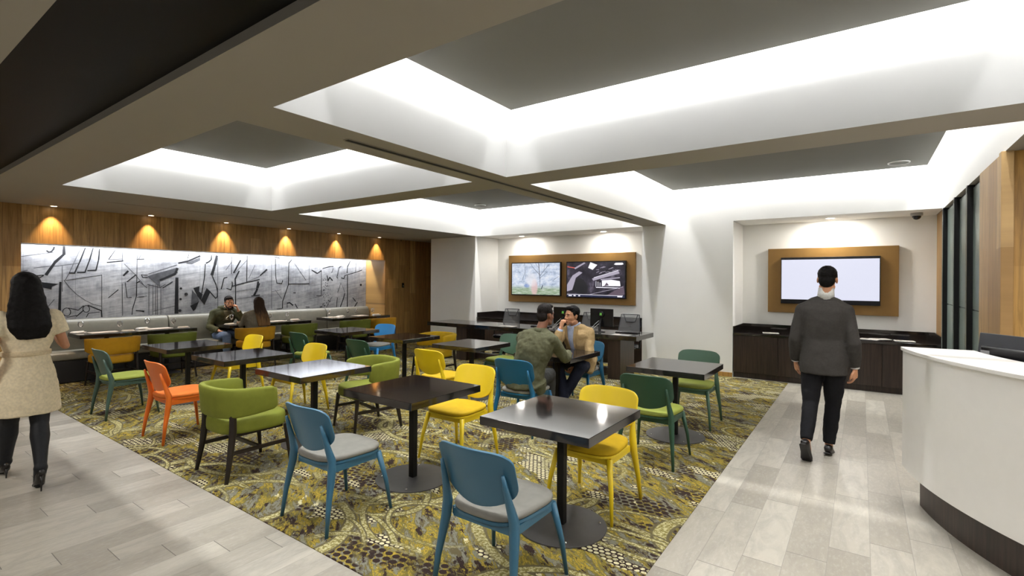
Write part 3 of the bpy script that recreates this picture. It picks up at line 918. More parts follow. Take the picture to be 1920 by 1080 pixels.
# ------------------------------------------------------------------ cafe tables
def make_table(first=None, cx=0, cy=0, label='', group=None, s=.385):
    t = thing('cafe_table', label, 'table', (cx, cy, 0), 0, group)
    bm = bmesh.new(); box(bm, -s, s, -s, s, .685, .74); mk('tabletop', bm, M_['espresso'], t, bevel=.0025, seg=2)
    bm = bmesh.new(); box(bm, -.10, .10, -.10, .10, .676, .685); mk('mounting_plate', bm, M_['black_metal'], t)
    bm = bmesh.new(); box(bm, -.025, .025, -.025, .025, .016, .676); mk('column', bm, M_['black_metal'], t, bevel=.004)
    bm = bmesh.new(); lathe(bm, (0, 0, .006), [(.292, 0), (.295, .003), (.293, .008), (.05, .014), (.001, .014)], 48); mk('base_plate', bm, M_['base_metal'], t, smooth=False, bevel=.001)
    for a in (35, 125, 215, 305):
        bm = bmesh.new(); c = (.25 * math.cos(math.radians(a)), .25 * math.sin(math.radians(a)))
        blob(bm, (c[0], c[1], .017), (.009, .009, .009)); mk('levelling_bolt', bm, M_['chrome'], t, smooth=True)
    return t
tabs = [(-1.60, 2.845, 'square dark cafe table nearest the camera, with the wide round base plate in full view'),
        (-2.955, 2.81, 'square dark cafe table behind the left blue chair in the front row'),
        (-4.40, 2.86, 'square dark cafe table mirroring the bright mural, in the middle of the front row'),
        (-5.82, 2.87, 'square dark cafe table between the orange chair and a yellow chair'),
        (-7.27, 2.87, 'square dark cafe table at the left end of the front row'),
        (-7.31, 5.38, 'square dark cafe table at the left end of the back row, beside the banquette'),
        (-5.79, 5.31, 'square dark cafe table in front of the bright blue chair in the back row'),
        (-4.41, 5.28, 'empty square dark cafe table left of the two talking men'),
        (-3.03, 5.26, 'square dark cafe table the two talking men sit at'),
        (-1.58, 5.20, 'square dark cafe table between the two dark green chairs on the right')]
t0 = None
for x_, y_, l in tabs:
    if t0 is None: t0 = make_table(cx=x_, cy=y_, label=l, group='square cafe tables on the carpet')
    else:
        o = copy_tree(t0); o.location = (x_, y_, 0); o['label'] = l
bm = bmesh.new(); box(bm, -.045, .045, -.07, .07, 0, .018)
o = mk('notebook', bm, M_['red_card'], bevel=.003); o.location = (-3.33, 4.99, .7405); o.rotation_euler = (0, 0, .2)
tag(o, 'small red notebook on the table corner beside the man in green', 'notebook')

def banq_table(y0, y1, label):
    yc = (y0 + y1) / 2; L = (y1 - y0) / 2
    t = thing('banquette_table', label, 'table', (-9.76, yc, 0), 0, 'long tables at the banquette')
    bm = bmesh.new(); box(bm, -.30, .30, -L, L, .70, .755); mk('tabletop', bm, M_['espresso'], t, bevel=.0025)
    for q in (-L * .52, L * .52):
        bm = bmesh.new(); box(bm, .05, .10, q - .025, q + .025, .012, .70); mk('column', bm, M_['black_metal'], t, bevel=.004)
        bm = bmesh.new(); lathe(bm, (.075, q, .006), [(.20, 0), (.20, .006), (.04, .010), (.001, .010)], 36); mk('base_plate', bm, M_['base_metal'], t)
banq_table(2.29, 3.88, 'long dark table at the left end of the banquette, set with four glasses')
banq_table(4.42, 6.07, 'long dark table at the middle of the banquette where a couple sits')
banq_table(6.58, 8.20, 'long dark table at the right end of the banquette, set with four glasses')

def make_glass(loc, label):
    t = thing('wine_glass', label, 'wine glass', loc, 0, 'wine glasses on the banquette tables')
    bm = bmesh.new(); lathe(bm, (0, 0, 0), [(.034, 0), (.034, .002), (.006, .006), (.004, .012), (.004, .075), (.008, .082)], 20); mk('stem', bm, M_['glass'], t, smooth=True)
    bm = bmesh.new()
    prof = [(.006, .080), (.026, .092), (.036, .115), (.038, .135), (.033, .170), (.031, .170), (.036, .135), (.034, .116), (.024, .094), (.001, .084)]
    loft(bm, [ell((0, 0, z_), V((r_, 0, 0)), V((0, r_, 0)), 20) for r_, z_ in prof]); mk('bowl', bm, M_['glass'], t, smooth=True)
    return t
gl = [(-9.95, 2.42, 'leftmost wine glass on the left banquette table'), (-9.64, 2.83, 'second wine glass from the left on the left banquette table'), (-9.95, 3.30, 'third wine glass from the left on the left banquette table'), (-9.64, 3.58, 'rightmost wine glass on the left banquette table'),
      (-9.78, 4.60, 'wine glass in front of the man in the dark hooded top'), (-9.62, 5.27, 'wine glass just right of the seated woman'), (-9.80, 5.73, 'rightmost wine glass on the middle banquette table'),
      (-9.80, 6.72, 'leftmost wine glass on the right banquette table'), (-9.86, 7.27, 'second wine glass from the left on the right banquette table'), (-9.70, 7.38, 'third wine glass from the left on the right banquette table'), (-9.72, 7.88, 'rightmost wine glass on the right banquette table')]
g0 = None
for x_, y_, l in gl:
    if g0 is None: g0 = make_glass((x_, y_, .7565), l)
    else:
        o = copy_tree(g0); o.location = (x_, y_, .7565); o['label'] = l
mats_ = [(-9.76, 2.66, 'long paper placemat at the left end of the left banquette table', .30), (-9.80, 3.42, 'long paper placemat on the right half of the left banquette table', .30), (-9.68, 4.86, 'paper placemat between the seated man and the long-haired woman', .30),
         (-9.78, 5.50, 'paper placemat right of the long-haired woman', .28), (-9.84, 6.84, 'paper placemat at the left end of the right banquette table', .3), (-9.84, 7.60, 'paper placemat at the middle of the right banquette table', .26)]
for x_, y_, l, hl in mats_:
    t = thing('placemat', l, 'placemat', (x_, y_, .7555), 0, 'paper placemats on the banquette tables')
    bm = bmesh.new(); box(bm, -.14, .14, -hl * .62, hl * .62, 0, .002); mk('mat_sheet', bm, plain('placemat_paper', (.42, .38, .33), .7, var=.25, scale=8), t)
naps = [(-9.90, 2.38, 'folded napkin by the leftmost glass on the left banquette table'), (-9.60, 2.93, 'folded napkin near the second glass on the left banquette table'), (-9.90, 3.22, 'folded napkin by the third glass on the left banquette table'), (-9.60, 3.72, 'folded napkin at the right end of the left banquette table'),
        (-9.66, 4.52, 'crumpled napkin in front of the seated man in the hooded top'), (-9.72, 5.86, 'folded napkin at the right end of the middle banquette table'),
        (-9.84, 7.06, 'folded napkin left of the two close glasses on the right banquette table'), (-9.70, 7.98, 'folded napkin at the right end of the right banquette table'), (-9.70, 6.68, 'folded napkin at the left end of the right banquette table')]
for i, (x_, y_, l) in enumerate(naps):
    bm = bmesh.new(); box(bm, -.055, .055, -.085, .085, 0, .010); box(bm, -.045, .045, -.08, .055, .010, .020); box(bm, -.02, .02, -.08, .07, .020, .026)
    o = mk('napkin', bm, M_['paper'], bevel=.003); o.location = (x_, y_, .7577); o.rotation_euler = (0, 0, .15 * (-1) ** i)
    tag(o, l, 'napkin', 'folded napkins on the banquette tables')

# ------------------------------------------------------------------ chairs
def seat_outline(k, z, n=40, dy=0):
    """rounded seat shape, wider at the front"""
    out = []
    for i in range(n):
        t_ = 2 * PI * i / n
        ct, st = math.cos(t_), math.sin(t_)
        p = 3.6
        a = math.copysign(abs(ct) ** (2 / p), ct); b = math.copysign(abs(st) ** (2 / p), st)
        yy = b * .225
        xx = a * (.222 + .018 * (yy / .225))
        yy += .012 * (1 - (xx / .24) ** 2) * (1 if yy > 0 else -1)
        out.append(V((xx * k, yy * k + dy, z)))
    return out

def side_chair(label, frame_m, seat_m, group):
    t = thing('side_chair', label, 'chair', (0, 0, 0), 0, group)
    # cushion
    bm = bmesh.new()
    loft(bm, [seat_outline(k, z_) for k, z_ in ((.94, .428), (.985, .432), (1.0, .442), (.99, .454), (.93, .463), (.72, .467), (.35, .468))])
    mk('seat', bm, seat_m, t, smooth=True)
    # frame below the cushion
    bm = bmesh.new()
    loft(bm, [seat_outline(k, z_) for k, z_ in ((.90, .404), (.985, .412), (.985, .4275), (.90, .4275))])
    box(bm, -.185, .185, -.185, -.160, .365, .408); box(bm, -.19, .19, .155, .180, .365, .408)
    box(bm, -.205, -.180, -.17, .165, .365, .408); box(bm, .180, .205, -.17, .165, .365, .408)
    mk('seat_frame', bm, frame_m, t)
    for s_ in (-1, 1):
        bm = bmesh.new()
        tube(bm, [(s_ * .250, .250, 0), (s_ * .232, .222, .20), (s_ * .198, .178, .405)], [.0105, .0155, .0215], 10)
        mk('leg', bm, frame_m, t, smooth=True)
        bm = bmesh.new()
        tube(bm, [(s_ * .252, -.262, 0), (s_ * .238, -.240, .18), (s_ * .218, -.205, .37), (s_ * .212, -.200, .45), (s_ * .202, -.222, .53), (s_ * .196, -.248, .615), (s_ * .193, -.268, .685)],
             [.0115, .0175, .0265, .0265, .0205, .0150, .0085], 10)
        mk('rear_post', bm, frame_m, t, smooth=True)
    # curved shell
    bm = bmesh.new(); NU, NV = 18, 14; g_ = []
    for j in range(NV + 1):
        v_ = j / NV
        row_ = []
        if v_ < .45: q = 1 - v_ / .45; hw = .236 * (1 - .50 * q ** 2.4)
        else: hw = .236
        if v_ > .78: q = (v_ - .78) / .22; hw -= .042 * q ** 2.6
        for i in range(NU + 1):
            u_ = -1 + 2 * i / NU
            x_ = hw * u_
            z_ = .488 + v_ * .302 + (1 - v_) ** 3 * .022 * u_ ** 2 - v_ ** 6 * .012 * abs(u_) ** 5
            y_ = -.222 - .085 * v_ ** 1.1 + .055 * (x_ / .236) ** 2
            row_.append(bm.verts.new((x_, y_, z_)))
        g_.append(row_)
    for j in range(NV):
        for i in range(NU): bm.faces.new((g_[j][i], g_[j][i + 1], g_[j + 1][i + 1], g_[j + 1][i]))
    mk('backrest', bm, frame_m, t, smooth=True, solid=.013, bevel=.004, seg=2)
    return t

def tub_chair(label, fab, leg_m, group):
    t = thing('tub_armchair', label, 'chair', (0, 0, 0), 0, group)
    bm = bmesh.new()
    outl = lambda k, z_: [V((p.x * 1.11 * k, p.y * 1.16 * k + .005, z_)) for p in seat_outline(1, 0)]
    loft(bm, [outl(.93, .355), (outl(.99, .365)), outl(1, .385), outl(1, .435), outl(.985, .458), outl(.93, .470), outl(.6, .475)])
    mk('seat', bm, fab, t, smooth=True)
    # wrap-around back band swept along a U
    path = []
    for s_ in range(0, 29):
        q = s_ / 28 * 2 - 1
        a = q * 1.0
        ang = a * PI * .5
        if abs(q) > .62:
            k = (abs(q) - .62) / .38
            x_ = math.copysign(.272 + .006 * k, q); y_ = -.075 + k * .20
        else:
            th = q / .62 * PI / 2
            x_ = .272 * math.copysign(abs(math.sin(th)) ** .78, th); y_ = -.075 - .200 * abs(math.cos(th)) ** .72
        path.append(V((x_, y_)))
    bm = bmesh.new(); rings = []
    n_ = len(path)
    for i, p in enumerate(path):
        d = (path[min(i + 1, n_ - 1)] - path[max(i - 1, 0)]).normalized(); nx = V((d.y, -d.x))
        q = abs(i / (n_ - 1) * 2 - 1)
        zt = .735 - .025 * q ** 2; zb = .492 + .035 * q ** 2
        kk = 1
        if i in (0, n_ - 1): kk = .55
        th = .027 * (1 if i not in (0, n_ - 1) else .5)
        zc, hh = (zt + zb) / 2, (zt - zb) / 2 * (1 if i not in (0, n_ - 1) else .82)
        rings.append([V((p.x + nx.x * th * cx + nx.x * (-lean), p.y + nx.y * th * cx + nx.y * (-lean), zc + hh * cz)) for cx, cz, lean in
                      [(s1, c1, 0.0) for s1, c1 in ((-.6, -1), (.6, -1), (1, -.9), (1, -.3), (1, .3), (1, .86), (.6, 1), (-.6, 1), (-1, .86), (-1, .3), (-1, -.3), (-1, -.9))]])
    # lean the whole band outward with height
    for r_ in rings:
        for p in r_:
            f = (p.z - .5) / .24
            p.x *= 1 + .05 * f; p.y = p.y - .018 * f
    loft(bm, rings)
    mk('back_band', bm, fab, t, smooth=True, bevel=.006, seg=2)
    for s_ in (-1, 1):
        bm = bmesh.new()
        tube(bm, [(s_ * .252, .265, 0), (s_ * .232, .225, .362)], [(.011, .014), (.016, .024)], 8)
        mk('leg', bm, leg_m, t)
        bm = bmesh.new()
        tube(bm, [(s_ * .258, -.272, 0), (s_ * .243, -.235, .22), (s_ * .236, -.215, .40), (s_ * .236, -.215, .52)], [(.012, .016), (.017, .026), (.019, .030), (.018, .028)], 8)
        mk('leg', bm, leg_m, t)
        bm = bmesh.new(); box(bm, s_ * .240 - .009, s_ * .240 + .009, -.235, .235, .205, .235); mk('stretcher', bm, leg_m, t)
    bm = bmesh.new(); box(bm, -.235, .235, -.012, .012, .207, .233); mk('stretcher', bm, leg_m, t)
    bm = bmesh.new(); box(bm, -.21, .21, -.20, .21, .335, .357); mk('seat_frame', bm, leg_m, t)
    return t

LEG = plain('dark_stained_leg', (.014, .009, .007), .35)
G1 = 'lacquered side chairs around the cafe tables'
G2 = 'upholstered tub armchairs'
protos = {}
def place_side(fm, sm, x_, y_, face, label):
    key = (fm, sm)
    if key not in protos:
        protos[key] = o = side_chair(label, M_[fm], M_[sm], G1)
    else:
        o = copy_tree(protos[key]); o['label'] = label
    o.location = (x_, y_, .006); o.rotation_euler = (0, 0, math.radians(face)); return o
def place_tub(fm, x_, y_, face, label):
    key = fm
    if key not in protos: protos[key] = o = tub_chair(label, M_[fm], LEG, G2)
    else:
        o = copy_tree(protos[key]); o['label'] = label
    o.location = (x_, y_, .006); o.rotation_euler = (0, 0, math.radians(face)); return o
# face 0 looks to +Y (away from the camera side), 180 to -Y
place_side('lac_blue', 'fab_grey', -1.555, 2.13, 0, 'blue chair with a grey seat nearest the camera')
place_side('lac_blue', 'fab_grey', -2.94, 2.10, 0, 'blue chair with a grey seat left of the nearest blue chair')
place_side('lac_teal', 'fab_grey', -2.97, 4.46, 2, 'teal blue chair with a grey seat under the man in the green jacket')
place_side('lac_teal', 'fab_grey', -3.05, 5.90, 180, 'teal blue chair under the man in the beige blazer')
place_side('lac_bright_blue', 'fab_grey', -7.13, 5.86, 188, 'bright blue chair by the oak wall, behind the back row')
place_side('lac_yellow', 'fab_mustard', -1.57, 3.26, 180, 'yellow chair tucked at the far side of the nearest table')
place_side('lac_yellow', 'fab_mustard', -3.00, 3.41, 180, 'yellow chair facing the camera behind the table second from the right')
place_side('lac_yellow', 'fab_mustard', -5.63, 3.43, 180, 'yellow chair behind the mural-mirroring middle table')
place_side('lac_yellow', 'fab_mustard', -7.20, 3.46, 180, 'yellow chair between the seated couple and the left front tables')
place_side('lac_yellow', 'fab_mustard', -4.17, 4.44, 0, 'yellow chair seen from behind, left of the man in green')
place_side('lac_orange', 'fab_orange', -5.69, 2.20, 0, 'orange chair, the only one of its colour')
place_side('lac_slate_green', 'fab_lime', -7.14, 2.16, 0, 'grey-green chair with a lime seat at the left end of the front row')
place_side('lac_green', 'fab_lime', -1.54, 4.45, 0, 'dark green chair with a lime seat seen from behind, right of the front yellow chair')
place_side('lac_mid_green', 'fab_lime', -1.57, 5.82, 180, 'green chair with a lime seat facing the camera by the white pier')
place_side('lac_mid_green', 'fab_lime', -4.33, 5.92, 180, 'green chair with a lime seat just left of the man in green')
place_side('lac_green', 'fab_lime', -5.64, 4.55, 0, 'dark green chair behind the lime tub chair in the middle')
place_side('lac_green', 'fab_lime', -7.10, 4.57, 0, 'dark green chair at the left end of the back row')
place_tub('fab_tub_lime', -4.28, 2.135, 0, 'large lime green tub chair beside the orange chair')
place_tub('fab_tub_lime', -4.42, 3.52, 168, 'lime green tub chair in the middle, open side to the left')
place_tub('fab_tub_mustard', -5.72, 5.90, 180, 'mustard tub chair left of the computer bench')
place_tub('fab_tub_amber', -9.16, 2.60, 90, 'amber tub chair at the left banquette table')
place_tub('fab_tub_green', -9.16, 3.38, 90, 'dark lime tub chair at the left banquette table')
place_tub('fab_tub_amber', -9.16, 4.72, 90, 'amber tub chair the long-haired woman sits in')
place_tub('fab_tub_green', -9.16, 5.60, 90, 'dark lime tub chair right of the long-haired woman')
place_tub('fab_tub_green', -9.16, 6.92, 90, 'dark lime tub chair at the right banquette table')
place_tub('fab_tub_amber', -9.16, 7.66, 90, 'amber tub chair at the right banquette table')

# ------------------------------------------------------------------ computer bench
t = thing('computer_bench', 'long dark communal bench table carrying the computers', 'table', (-5.2, 7.93, 0))
bm = bmesh.new(); box(bm, -2.30, 2.30, -.42, .37, .665, .74); mk('tabletop', bm, M_['espresso'], t, bevel=.003)
for a, b in ((-1.55, -1.28), (1.78, 2.0)):
    bm = bmesh.new(); box(bm, a, b, -.34, .26, .0, .665); mk('leg', bm, M_['cabinet'], t, bevel=.003)
bm = bmesh.new(); box(bm, -1.28, 1.78, -.06, .04, .03, .13); mk('foot_rail', bm, M_['cabinet'], t, bevel=.003)
bm = bmesh.new(); box(bm, -1.28, 1.78, -.065, .045, .13, .136); mk('rail_cap', bm, plain('grey_metal_strip', (.25, .25, .25), .4, metal=.6), t)
GREENN = emission('logo_green', srgb(120, 200, 80), .6)
def monitor(x_, label):
    t = thing('computer_monitor', label, 'monitor', (x_, 7.93, .7405), 0, 'monitors on the bench seen from behind')
    bm = bmesh.new(); box(bm, -.215, .215, -.012, .012, .085, .395); mk('housing', bm, M_['screen_black'], t, bevel=.006)
    bm = bmesh.new(); box(bm, -.205, .205, .012, .014, .10, .385); mk('screen', bm, emission('lit_screen', srgb(150, 170, 200), .5), t)
    bm = bmesh.new(); loft(bm, [ell((0, -.075, 0), V((.10, 0, 0)), V((0, .07, 0)), 28), ell((0, -.075, .012), V((.095, 0, 0)), V((0, .066, 0)), 28)])
    tube(bm, [(0, -.085, .01), (0, -.075, .12), (0, -.03, .22)], [.026, .022, .020], 10); mk('stand', bm, M_['screen_black'], t)
    bm = bmesh.new(); loft(bm, [ell((0, -.012, .30), V((.062, 0, 0)), V((0, 0, .058)), 24), ell((0, -.042, .30), V((.055, 0, 0)), V((0, 0, .052)), 24)])
    k_ = mk('stand_head', bm, M_['screen_black'], t, bevel=.004)
    bm = bmesh.new()
    def bar(a, b, w_=.005):
        a, b = V(a), V(b); d = (b - a).normalized(); n = V((-d.y, d.x)) * w_
        bm.faces.new([bm.verts.new((p.x, -.0428, p.y)) for p in (a + n, b + n, b - n, a - n)])
    bar((-.016, .280), (-.010, .325)); bar((-.010, .325), (.010, .280)); bar((.010, .280), (.016, .325))
    mk('letter_mark', bm, GREENN, k_)
    bm = bmesh.new(); tube(bm, [(-.03, -.05, .19), (-.08, -.10, .13), (-.13, -.13, .06), (-.17, -.12, .008), (-.26, -.08, .006)], .003, 6); tube(bm, [(.0, -.05, .16), (-.07, -.13, .08), (-.14, -.16, .01), (-.22, -.17, .008)], .003, 6)
    mk('cable', bm, M_['white_plastic'], t, smooth=True)
    return t
monitor(-4.44, 'black computer monitor behind the man in the beige blazer')
monitor(-3.69, 'black computer monitor at the right end of the bench, back towards the room')
for x_, l in ((-3.25, 'black keyboard at the right end of the computer bench'), (-4.98, 'black keyboard on the bench behind the two talking men')):
    t = thing('keyboard', l, 'keyboard', (x_, 8.02, .7405), 0, 'keyboards on the computer bench')
    bm = bmesh.new(); box(bm, -.2, .2, -.07, .07, 0, .014); mk('tray', bm, M_['screen_black'], t, bevel=.003)
    bm = bmesh.new()
    for r_ in range(5):
        for c_ in range(14): box(bm, -.19 + c_ * .0272, -.19 + c_ * .0272 + .022, -.062 + r_ * .025, -.062 + r_ * .025 + .020, .014, .019)
    mk('keys', bm, M_['grey_plastic'], t)
for x_, y_, l in ((-3.2, 7.62, 'sheet of paper at the right end of the computer bench'), (-5.55, 7.72, 'printed sheet on the computer bench left of the man in green')):
    t = thing('paper_sheet', l, 'paper', (x_, y_, .7405), .05, 'papers on the computer bench')
    bm = bmesh.new(); box(bm, -.15, .15, -.105, .105, 0, .0015); mk('sheet', bm, M_['paper'] if x_ < -5 else plain('glossy_sheet', (.45, .45, .45), .25), t)
    bm = bmesh.new(); box(bm, -.12, -.01, -.08, .07, .0015, .002); mk('printed_block', bm, M_['paper_print'], t)

# ------------------------------------------------------------------ task chairs
def task_chair(label):
    t = thing('task_chair', label, 'office chair', (0, 0, 0), 0, 'mesh task chairs along the computer bench')
    bm = bmesh.new(); P_ = M_['screen_black']
    for k_ in range(5):
        a = k_ * 2 * PI / 5 + .3
        tube(bm, [(0, 0, .10), (.15 * math.cos(a), .15 * math.sin(a), .085), (.29 * math.cos(a), .29 * math.sin(a), .07)], [.028, .022, .014], 8)
    mk('star_base', bm, P_, t)
    for k_ in range(5):
        a = k_ * 2 * PI / 5 + .3
        bm = bmesh.new(); c_ = V((.29 * math.cos(a), .29 * math.sin(a), .03)); d = V((-math.sin(a), math.cos(a), 0)) * .02
        tube(bm, [c_ - d, c_ + d], .03, 12); mk('castor', bm, P_, t)
    bm = bmesh.new(); cyl(bm, (0, 0), .028, .09, .24, 14); cyl(bm, (0, 0), .018, .24, .40, 14); mk('gas_lift', bm, P_, t)
    bm = bmesh.new(); loft(bm, [[V((p.x * 1.05 * k_, p.y * 1.05 * k_, z_)) for p in seat_outline(1, 0)] for k_, z_ in ((.9, .40), (1, .415), (1, .45), (.92, .47), (.5, .475))]); mk('seat', bm, P_, t, smooth=True)
    # back frame and mesh, reclined
    def bp(u_, v_): return V((u_ * (.225 - .05 * v_), -.24 - .10 * v_ + .05 * u_ * u_, .52 + .48 * v_))
    bm = bmesh.new(); g_ = [[bm.verts.new(bp(-1 + i / 5, j / 8)) for i in range(11)] for j in range(9)]
    for j in range(8):
        for i in range(10): bm.faces.new((g_[j][i], g_[j][i + 1], g_[j + 1][i + 1], g_[j + 1][i]))
    mk('mesh_back', bm, M_['mesh'], t, smooth=True)
    bm = bmesh.new()
    edge = [bp(-1, j / 8) for j in range(9)] + [bp(-1 + i / 5, 1) for i in range(1, 11)] + [bp(1, 1 - j / 8) for j in range(1, 9)] + [bp(1 - i / 5, 0) for i in range(1, 10)]
    tube(bm, edge + [edge[0]], .008, 6)
    tube(bm, [bp(-.8, 1), bp(-.45, .72), bp(.45, .72), bp(.8, 1)], .009, 6)
    tube(bm, [(0, -.10, .40), (0, -.27, .42), bp(0, .15) + V((0, -.03, 0)), bp(0, .4) + V((0, -.02, 0))], [.022, .020, .018, .012], 8)
    mk('back_frame', bm, M_['grey_plastic'], t)
    for s_ in (-1, 1):
        bm = bmesh.new(); tube(bm, [(s_ * .16, 0, .41), (s_ * .29, 0, .42), (s_ * .30, -.02, .62)], .014, 8); box(bm, s_ * .30 - .035, s_ * .30 + .035, -.12, .12, .62, .645); mk('armrest', bm, P_, t, bevel=.004)
    return t
tc = task_chair('mesh task chair at the left end of the computer bench')
tc.location = (-6.18, 8.52, 0); tc.rotation_euler = (0, 0, PI + .1)
for x_, r_, l in ((-5.25, PI, 'mesh task chair behind the head of the man in green'), (-4.34, PI - .1, 'mesh task chair behind the monitor beside the man in the blazer'), (-3.52, PI, 'mesh task chair at the right end of the computer bench')):
    o = copy_tree(tc); o.location = (x_, 8.52, 0); o.rotation_euler = (0, 0, r_); o['label'] = l

# ------------------------------------------------------------------ reception desk
DC = V((2.534, 5.027))
def arc(r, a0, a1, n=40): return [(DC.x + r * math.cos(math.radians(a0 + (a1 - a0) * i / n)), DC.y + r * math.sin(math.radians(a0 + (a1 - a0) * i / n))) for i in range(n + 1)]
def arcslab(bm, r0, r1, a0, a1, z0, z1, n=130):
    o_, i_ = arc(r1, a0, a1, n), arc(r0, a0, a1, n)
    rings = []
    for p, q in zip(o_, i_): rings.append([V((p[0], p[1], z0)), V((p[0], p[1], z1)), V((q[0], q[1], z1)), V((q[0], q[1], z0))])
    loft(bm, rings)
t = thing('reception_desk', 'curved white reception desk with a dark recessed base', 'reception desk')
bm = bmesh.new(); arcslab(bm, 2.27, 2.30, 188, 275, .245, 1.105); arcslab(bm, 1.90, 2.30, 187.6, 188.3, .245, 1.105, 2); mk('front_panel', bm, M_['solid_white'], t, smooth=False)
bm = bmesh.new(); arcslab(bm, 1.89, 2.312, 187.4, 275, 1.105, 1.13); mk('counter_top', bm, M_['solid_white'], t, bevel=.003)
bm = bmesh.new(); arcslab(bm, 1.95, 2.215, 190, 275, 0, .26); mk('plinth', bm, M_['cabinet'], t)
bm = bmesh.new(); arcslab(bm, 1.35, 1.93, 190, 272, .72, .75); arcslab(bm, 1.86, 1.90, 188.4, 275, .26, 1.105); arcslab(bm, 1.60, 2.27, 188.4, 275, .26, .29); mk('worktop', bm, M_['espresso'], t)
bm = bmesh.new(); arcslab(bm, 1.60, 1.63, 190, 272, 0.0, .72); mk('work_panel', bm, M_['cabinet'], t)
t = thing('reception_monitor', 'charcoal computer monitor on the reception desk, seen from behind', 'monitor', (.865, 4.67, .7505), math.radians(-54.5))
bm = bmesh.new(); box(bm, -.33, .30, -.012, .014, .17, .50, Matrix.Translation((0, 0, 0)) @ Matrix.Rotation(-.12, 4, 'X')); mk('housing', bm, M_['grey_plastic'], t, bevel=.004)
bm = bmesh.new(); box(bm, -.32, .29, .0145, .016, .18, .49, Matrix.Rotation(-.12, 4, 'X')); mk('screen', bm, emission('desk_screen', srgb(120, 140, 170), .5), t)
bm = bmesh.new(); box(bm, -.22, .20, -.055, .0, .335, .415); k_ = mk('rear_module', bm, M_['screen_black'], t, bevel=.01)
bm = bmesh.new(); box(bm, -.215, -.15, -.0565, -.055, .36, .385); mk('rating_label', bm, plain('grey_label', (.30, .30, .30), .5), k_)
bm = bmesh.new(); box(bm, -.12, .12, -.10, .12, 0, .012); box(bm, -.03, .03, -.03, -.005, .01, .36); mk('stand', bm, M_['screen_black'], t)

# ------------------------------------------------------------------ people
SKIN = {k_: plain('skin_' + k_, srgb(*c_), .5, var=.04, scale=30) for k_, c_ in dict(tan=(196, 142, 108), olive=(176, 124, 92), brown=(128, 82, 58), fair=(206, 156, 124)).items()}
HAIR = {k_: plain('hair_' + k_, c_, .6, spec=.12, var=.35, scale=60, bump=.6, bscale=90) for k_, c_ in dict(black=(.006, .005, .005), dark=(.012, .009, .008), brown=(.035, .018, .010)).items()}
EYEW = plain('eye_white', (.7, .68, .65), .3); IRIS = plain('dark_iris', (.01, .007, .005), .2); LIP = plain('lips', srgb(150, 84, 74), .5)

def basis(right, up):
    r = V(right).normalized(); u = V(up); f = u.cross(r).normalized(); u = r.cross(f).normalized()
    return Matrix((r, f, u)).transposed()      # columns: right, forward, up

def head_frame(face, tilt=0):
    """face: direction the face looks; tilt: roll in radians"""
    f = V(face).normalized(); r = f.cross(V((0, 0, 1))).normalized(); u = r.cross(f)
    return Matrix.Rotation(tilt, 3, f) @ Matrix((r, f, u)).transposed()

def add_head(bm, c, B):
    a = lambda p: V(c) + B @ V(p)
    blob(bm, a((0, -.012, .030)), (.074, .093, .090), B, 20, 12)
    blob(bm, a((0, .022, -.022)), (.062, .068, .072), B, 18, 10)
    blob(bm, a((0, .034, -.062)), (.048, .050, .042), B, 16, 9)
    blob(bm, a((0, .068, -.092)), (.024, .022, .018), B, 12, 8)
    for s_ in (-1, 1):
        blob(bm, a((s_ * .036, .062, -.022)), (.022, .020, .022), B, 12, 8)
        blob(bm, a((s_ * .028, .080, .028)), (.023, .011, .007), B, 12, 6)
        blob(bm, a((s_ * .030, .070, .006)), (.017, .012, .012), B, 12, 6)
        blob(bm, a((s_ * .076, -.008, -.006)), (.009, .019, .031), B, 12, 8)
        blob(bm, a((s_ * .013, .097, -.030)), (.009, .010, .007), B, 10, 6)
        tube(bm, [a((s_ * .050, -.01, -.06)), a((s_ * .040, .045, -.085))], .018, 8)
    tube(bm, [a((0, .086, .018)), a((0, .100, -.008)), a((0, .111, -.026))], [.007, .010, .013], 10)
    blob(bm, a((0, .088, -.053)), (.023, .010, .006), B, 12, 6); blob(bm, a((0, .086, -.064)), (.020, .010, .007), B, 12, 6)

def face_parts(root, c, B, hair_m, beard=False):
    a = lambda p: V(c) + B @ V(p)
    for s_ in (-1, 1):
        bm = bmesh.new(); blob(bm, a((s_ * .030, .0765, .007)), (.0115, .0075, .0055), B, 12, 8); e_ = mk('eye', bm, EYEW, root, smooth=True)
        bm = bmesh.new(); blob(bm, a((s_ * .030, .0830, .007)), (.0058, .0022, .0052), B, 10, 6); mk('iris', bm, IRIS, e_, smooth=True)
        bm = bmesh.new(); tube(bm, [a((s_ * .012, .091, .027)), a((s_ * .030, .092, .033)), a((s_ * .048, .080, .026))], [.004, .005, .003], 8); mk('eyebrow', bm, hair_m, root, smooth=True)
    bm = bmesh.new(); blob(bm, a((0, .0925, -.0585)), (.021, .0085, .0085), B, 12, 6); mk('lips', bm, LIP, root, smooth=True)
    if beard:
        bm = bmesh.new()
        for s_ in (-1, 1):
            tube(bm, [a((s_ * .069, .005, -.02)), a((s_ * .060, .030, -.065)), a((s_ * .030, .070, -.098)), a((0, .086, -.100))], [.008, .014, .016, .016], 8)
            tube(bm, [a((0, .100, -.045)), a((s_ * .026, .092, -.052)), a((s_ * .034, .080, -.08))], [.005, .006, .007], 8)
        mk('beard', bm, hair_m, root, remesh=.005)

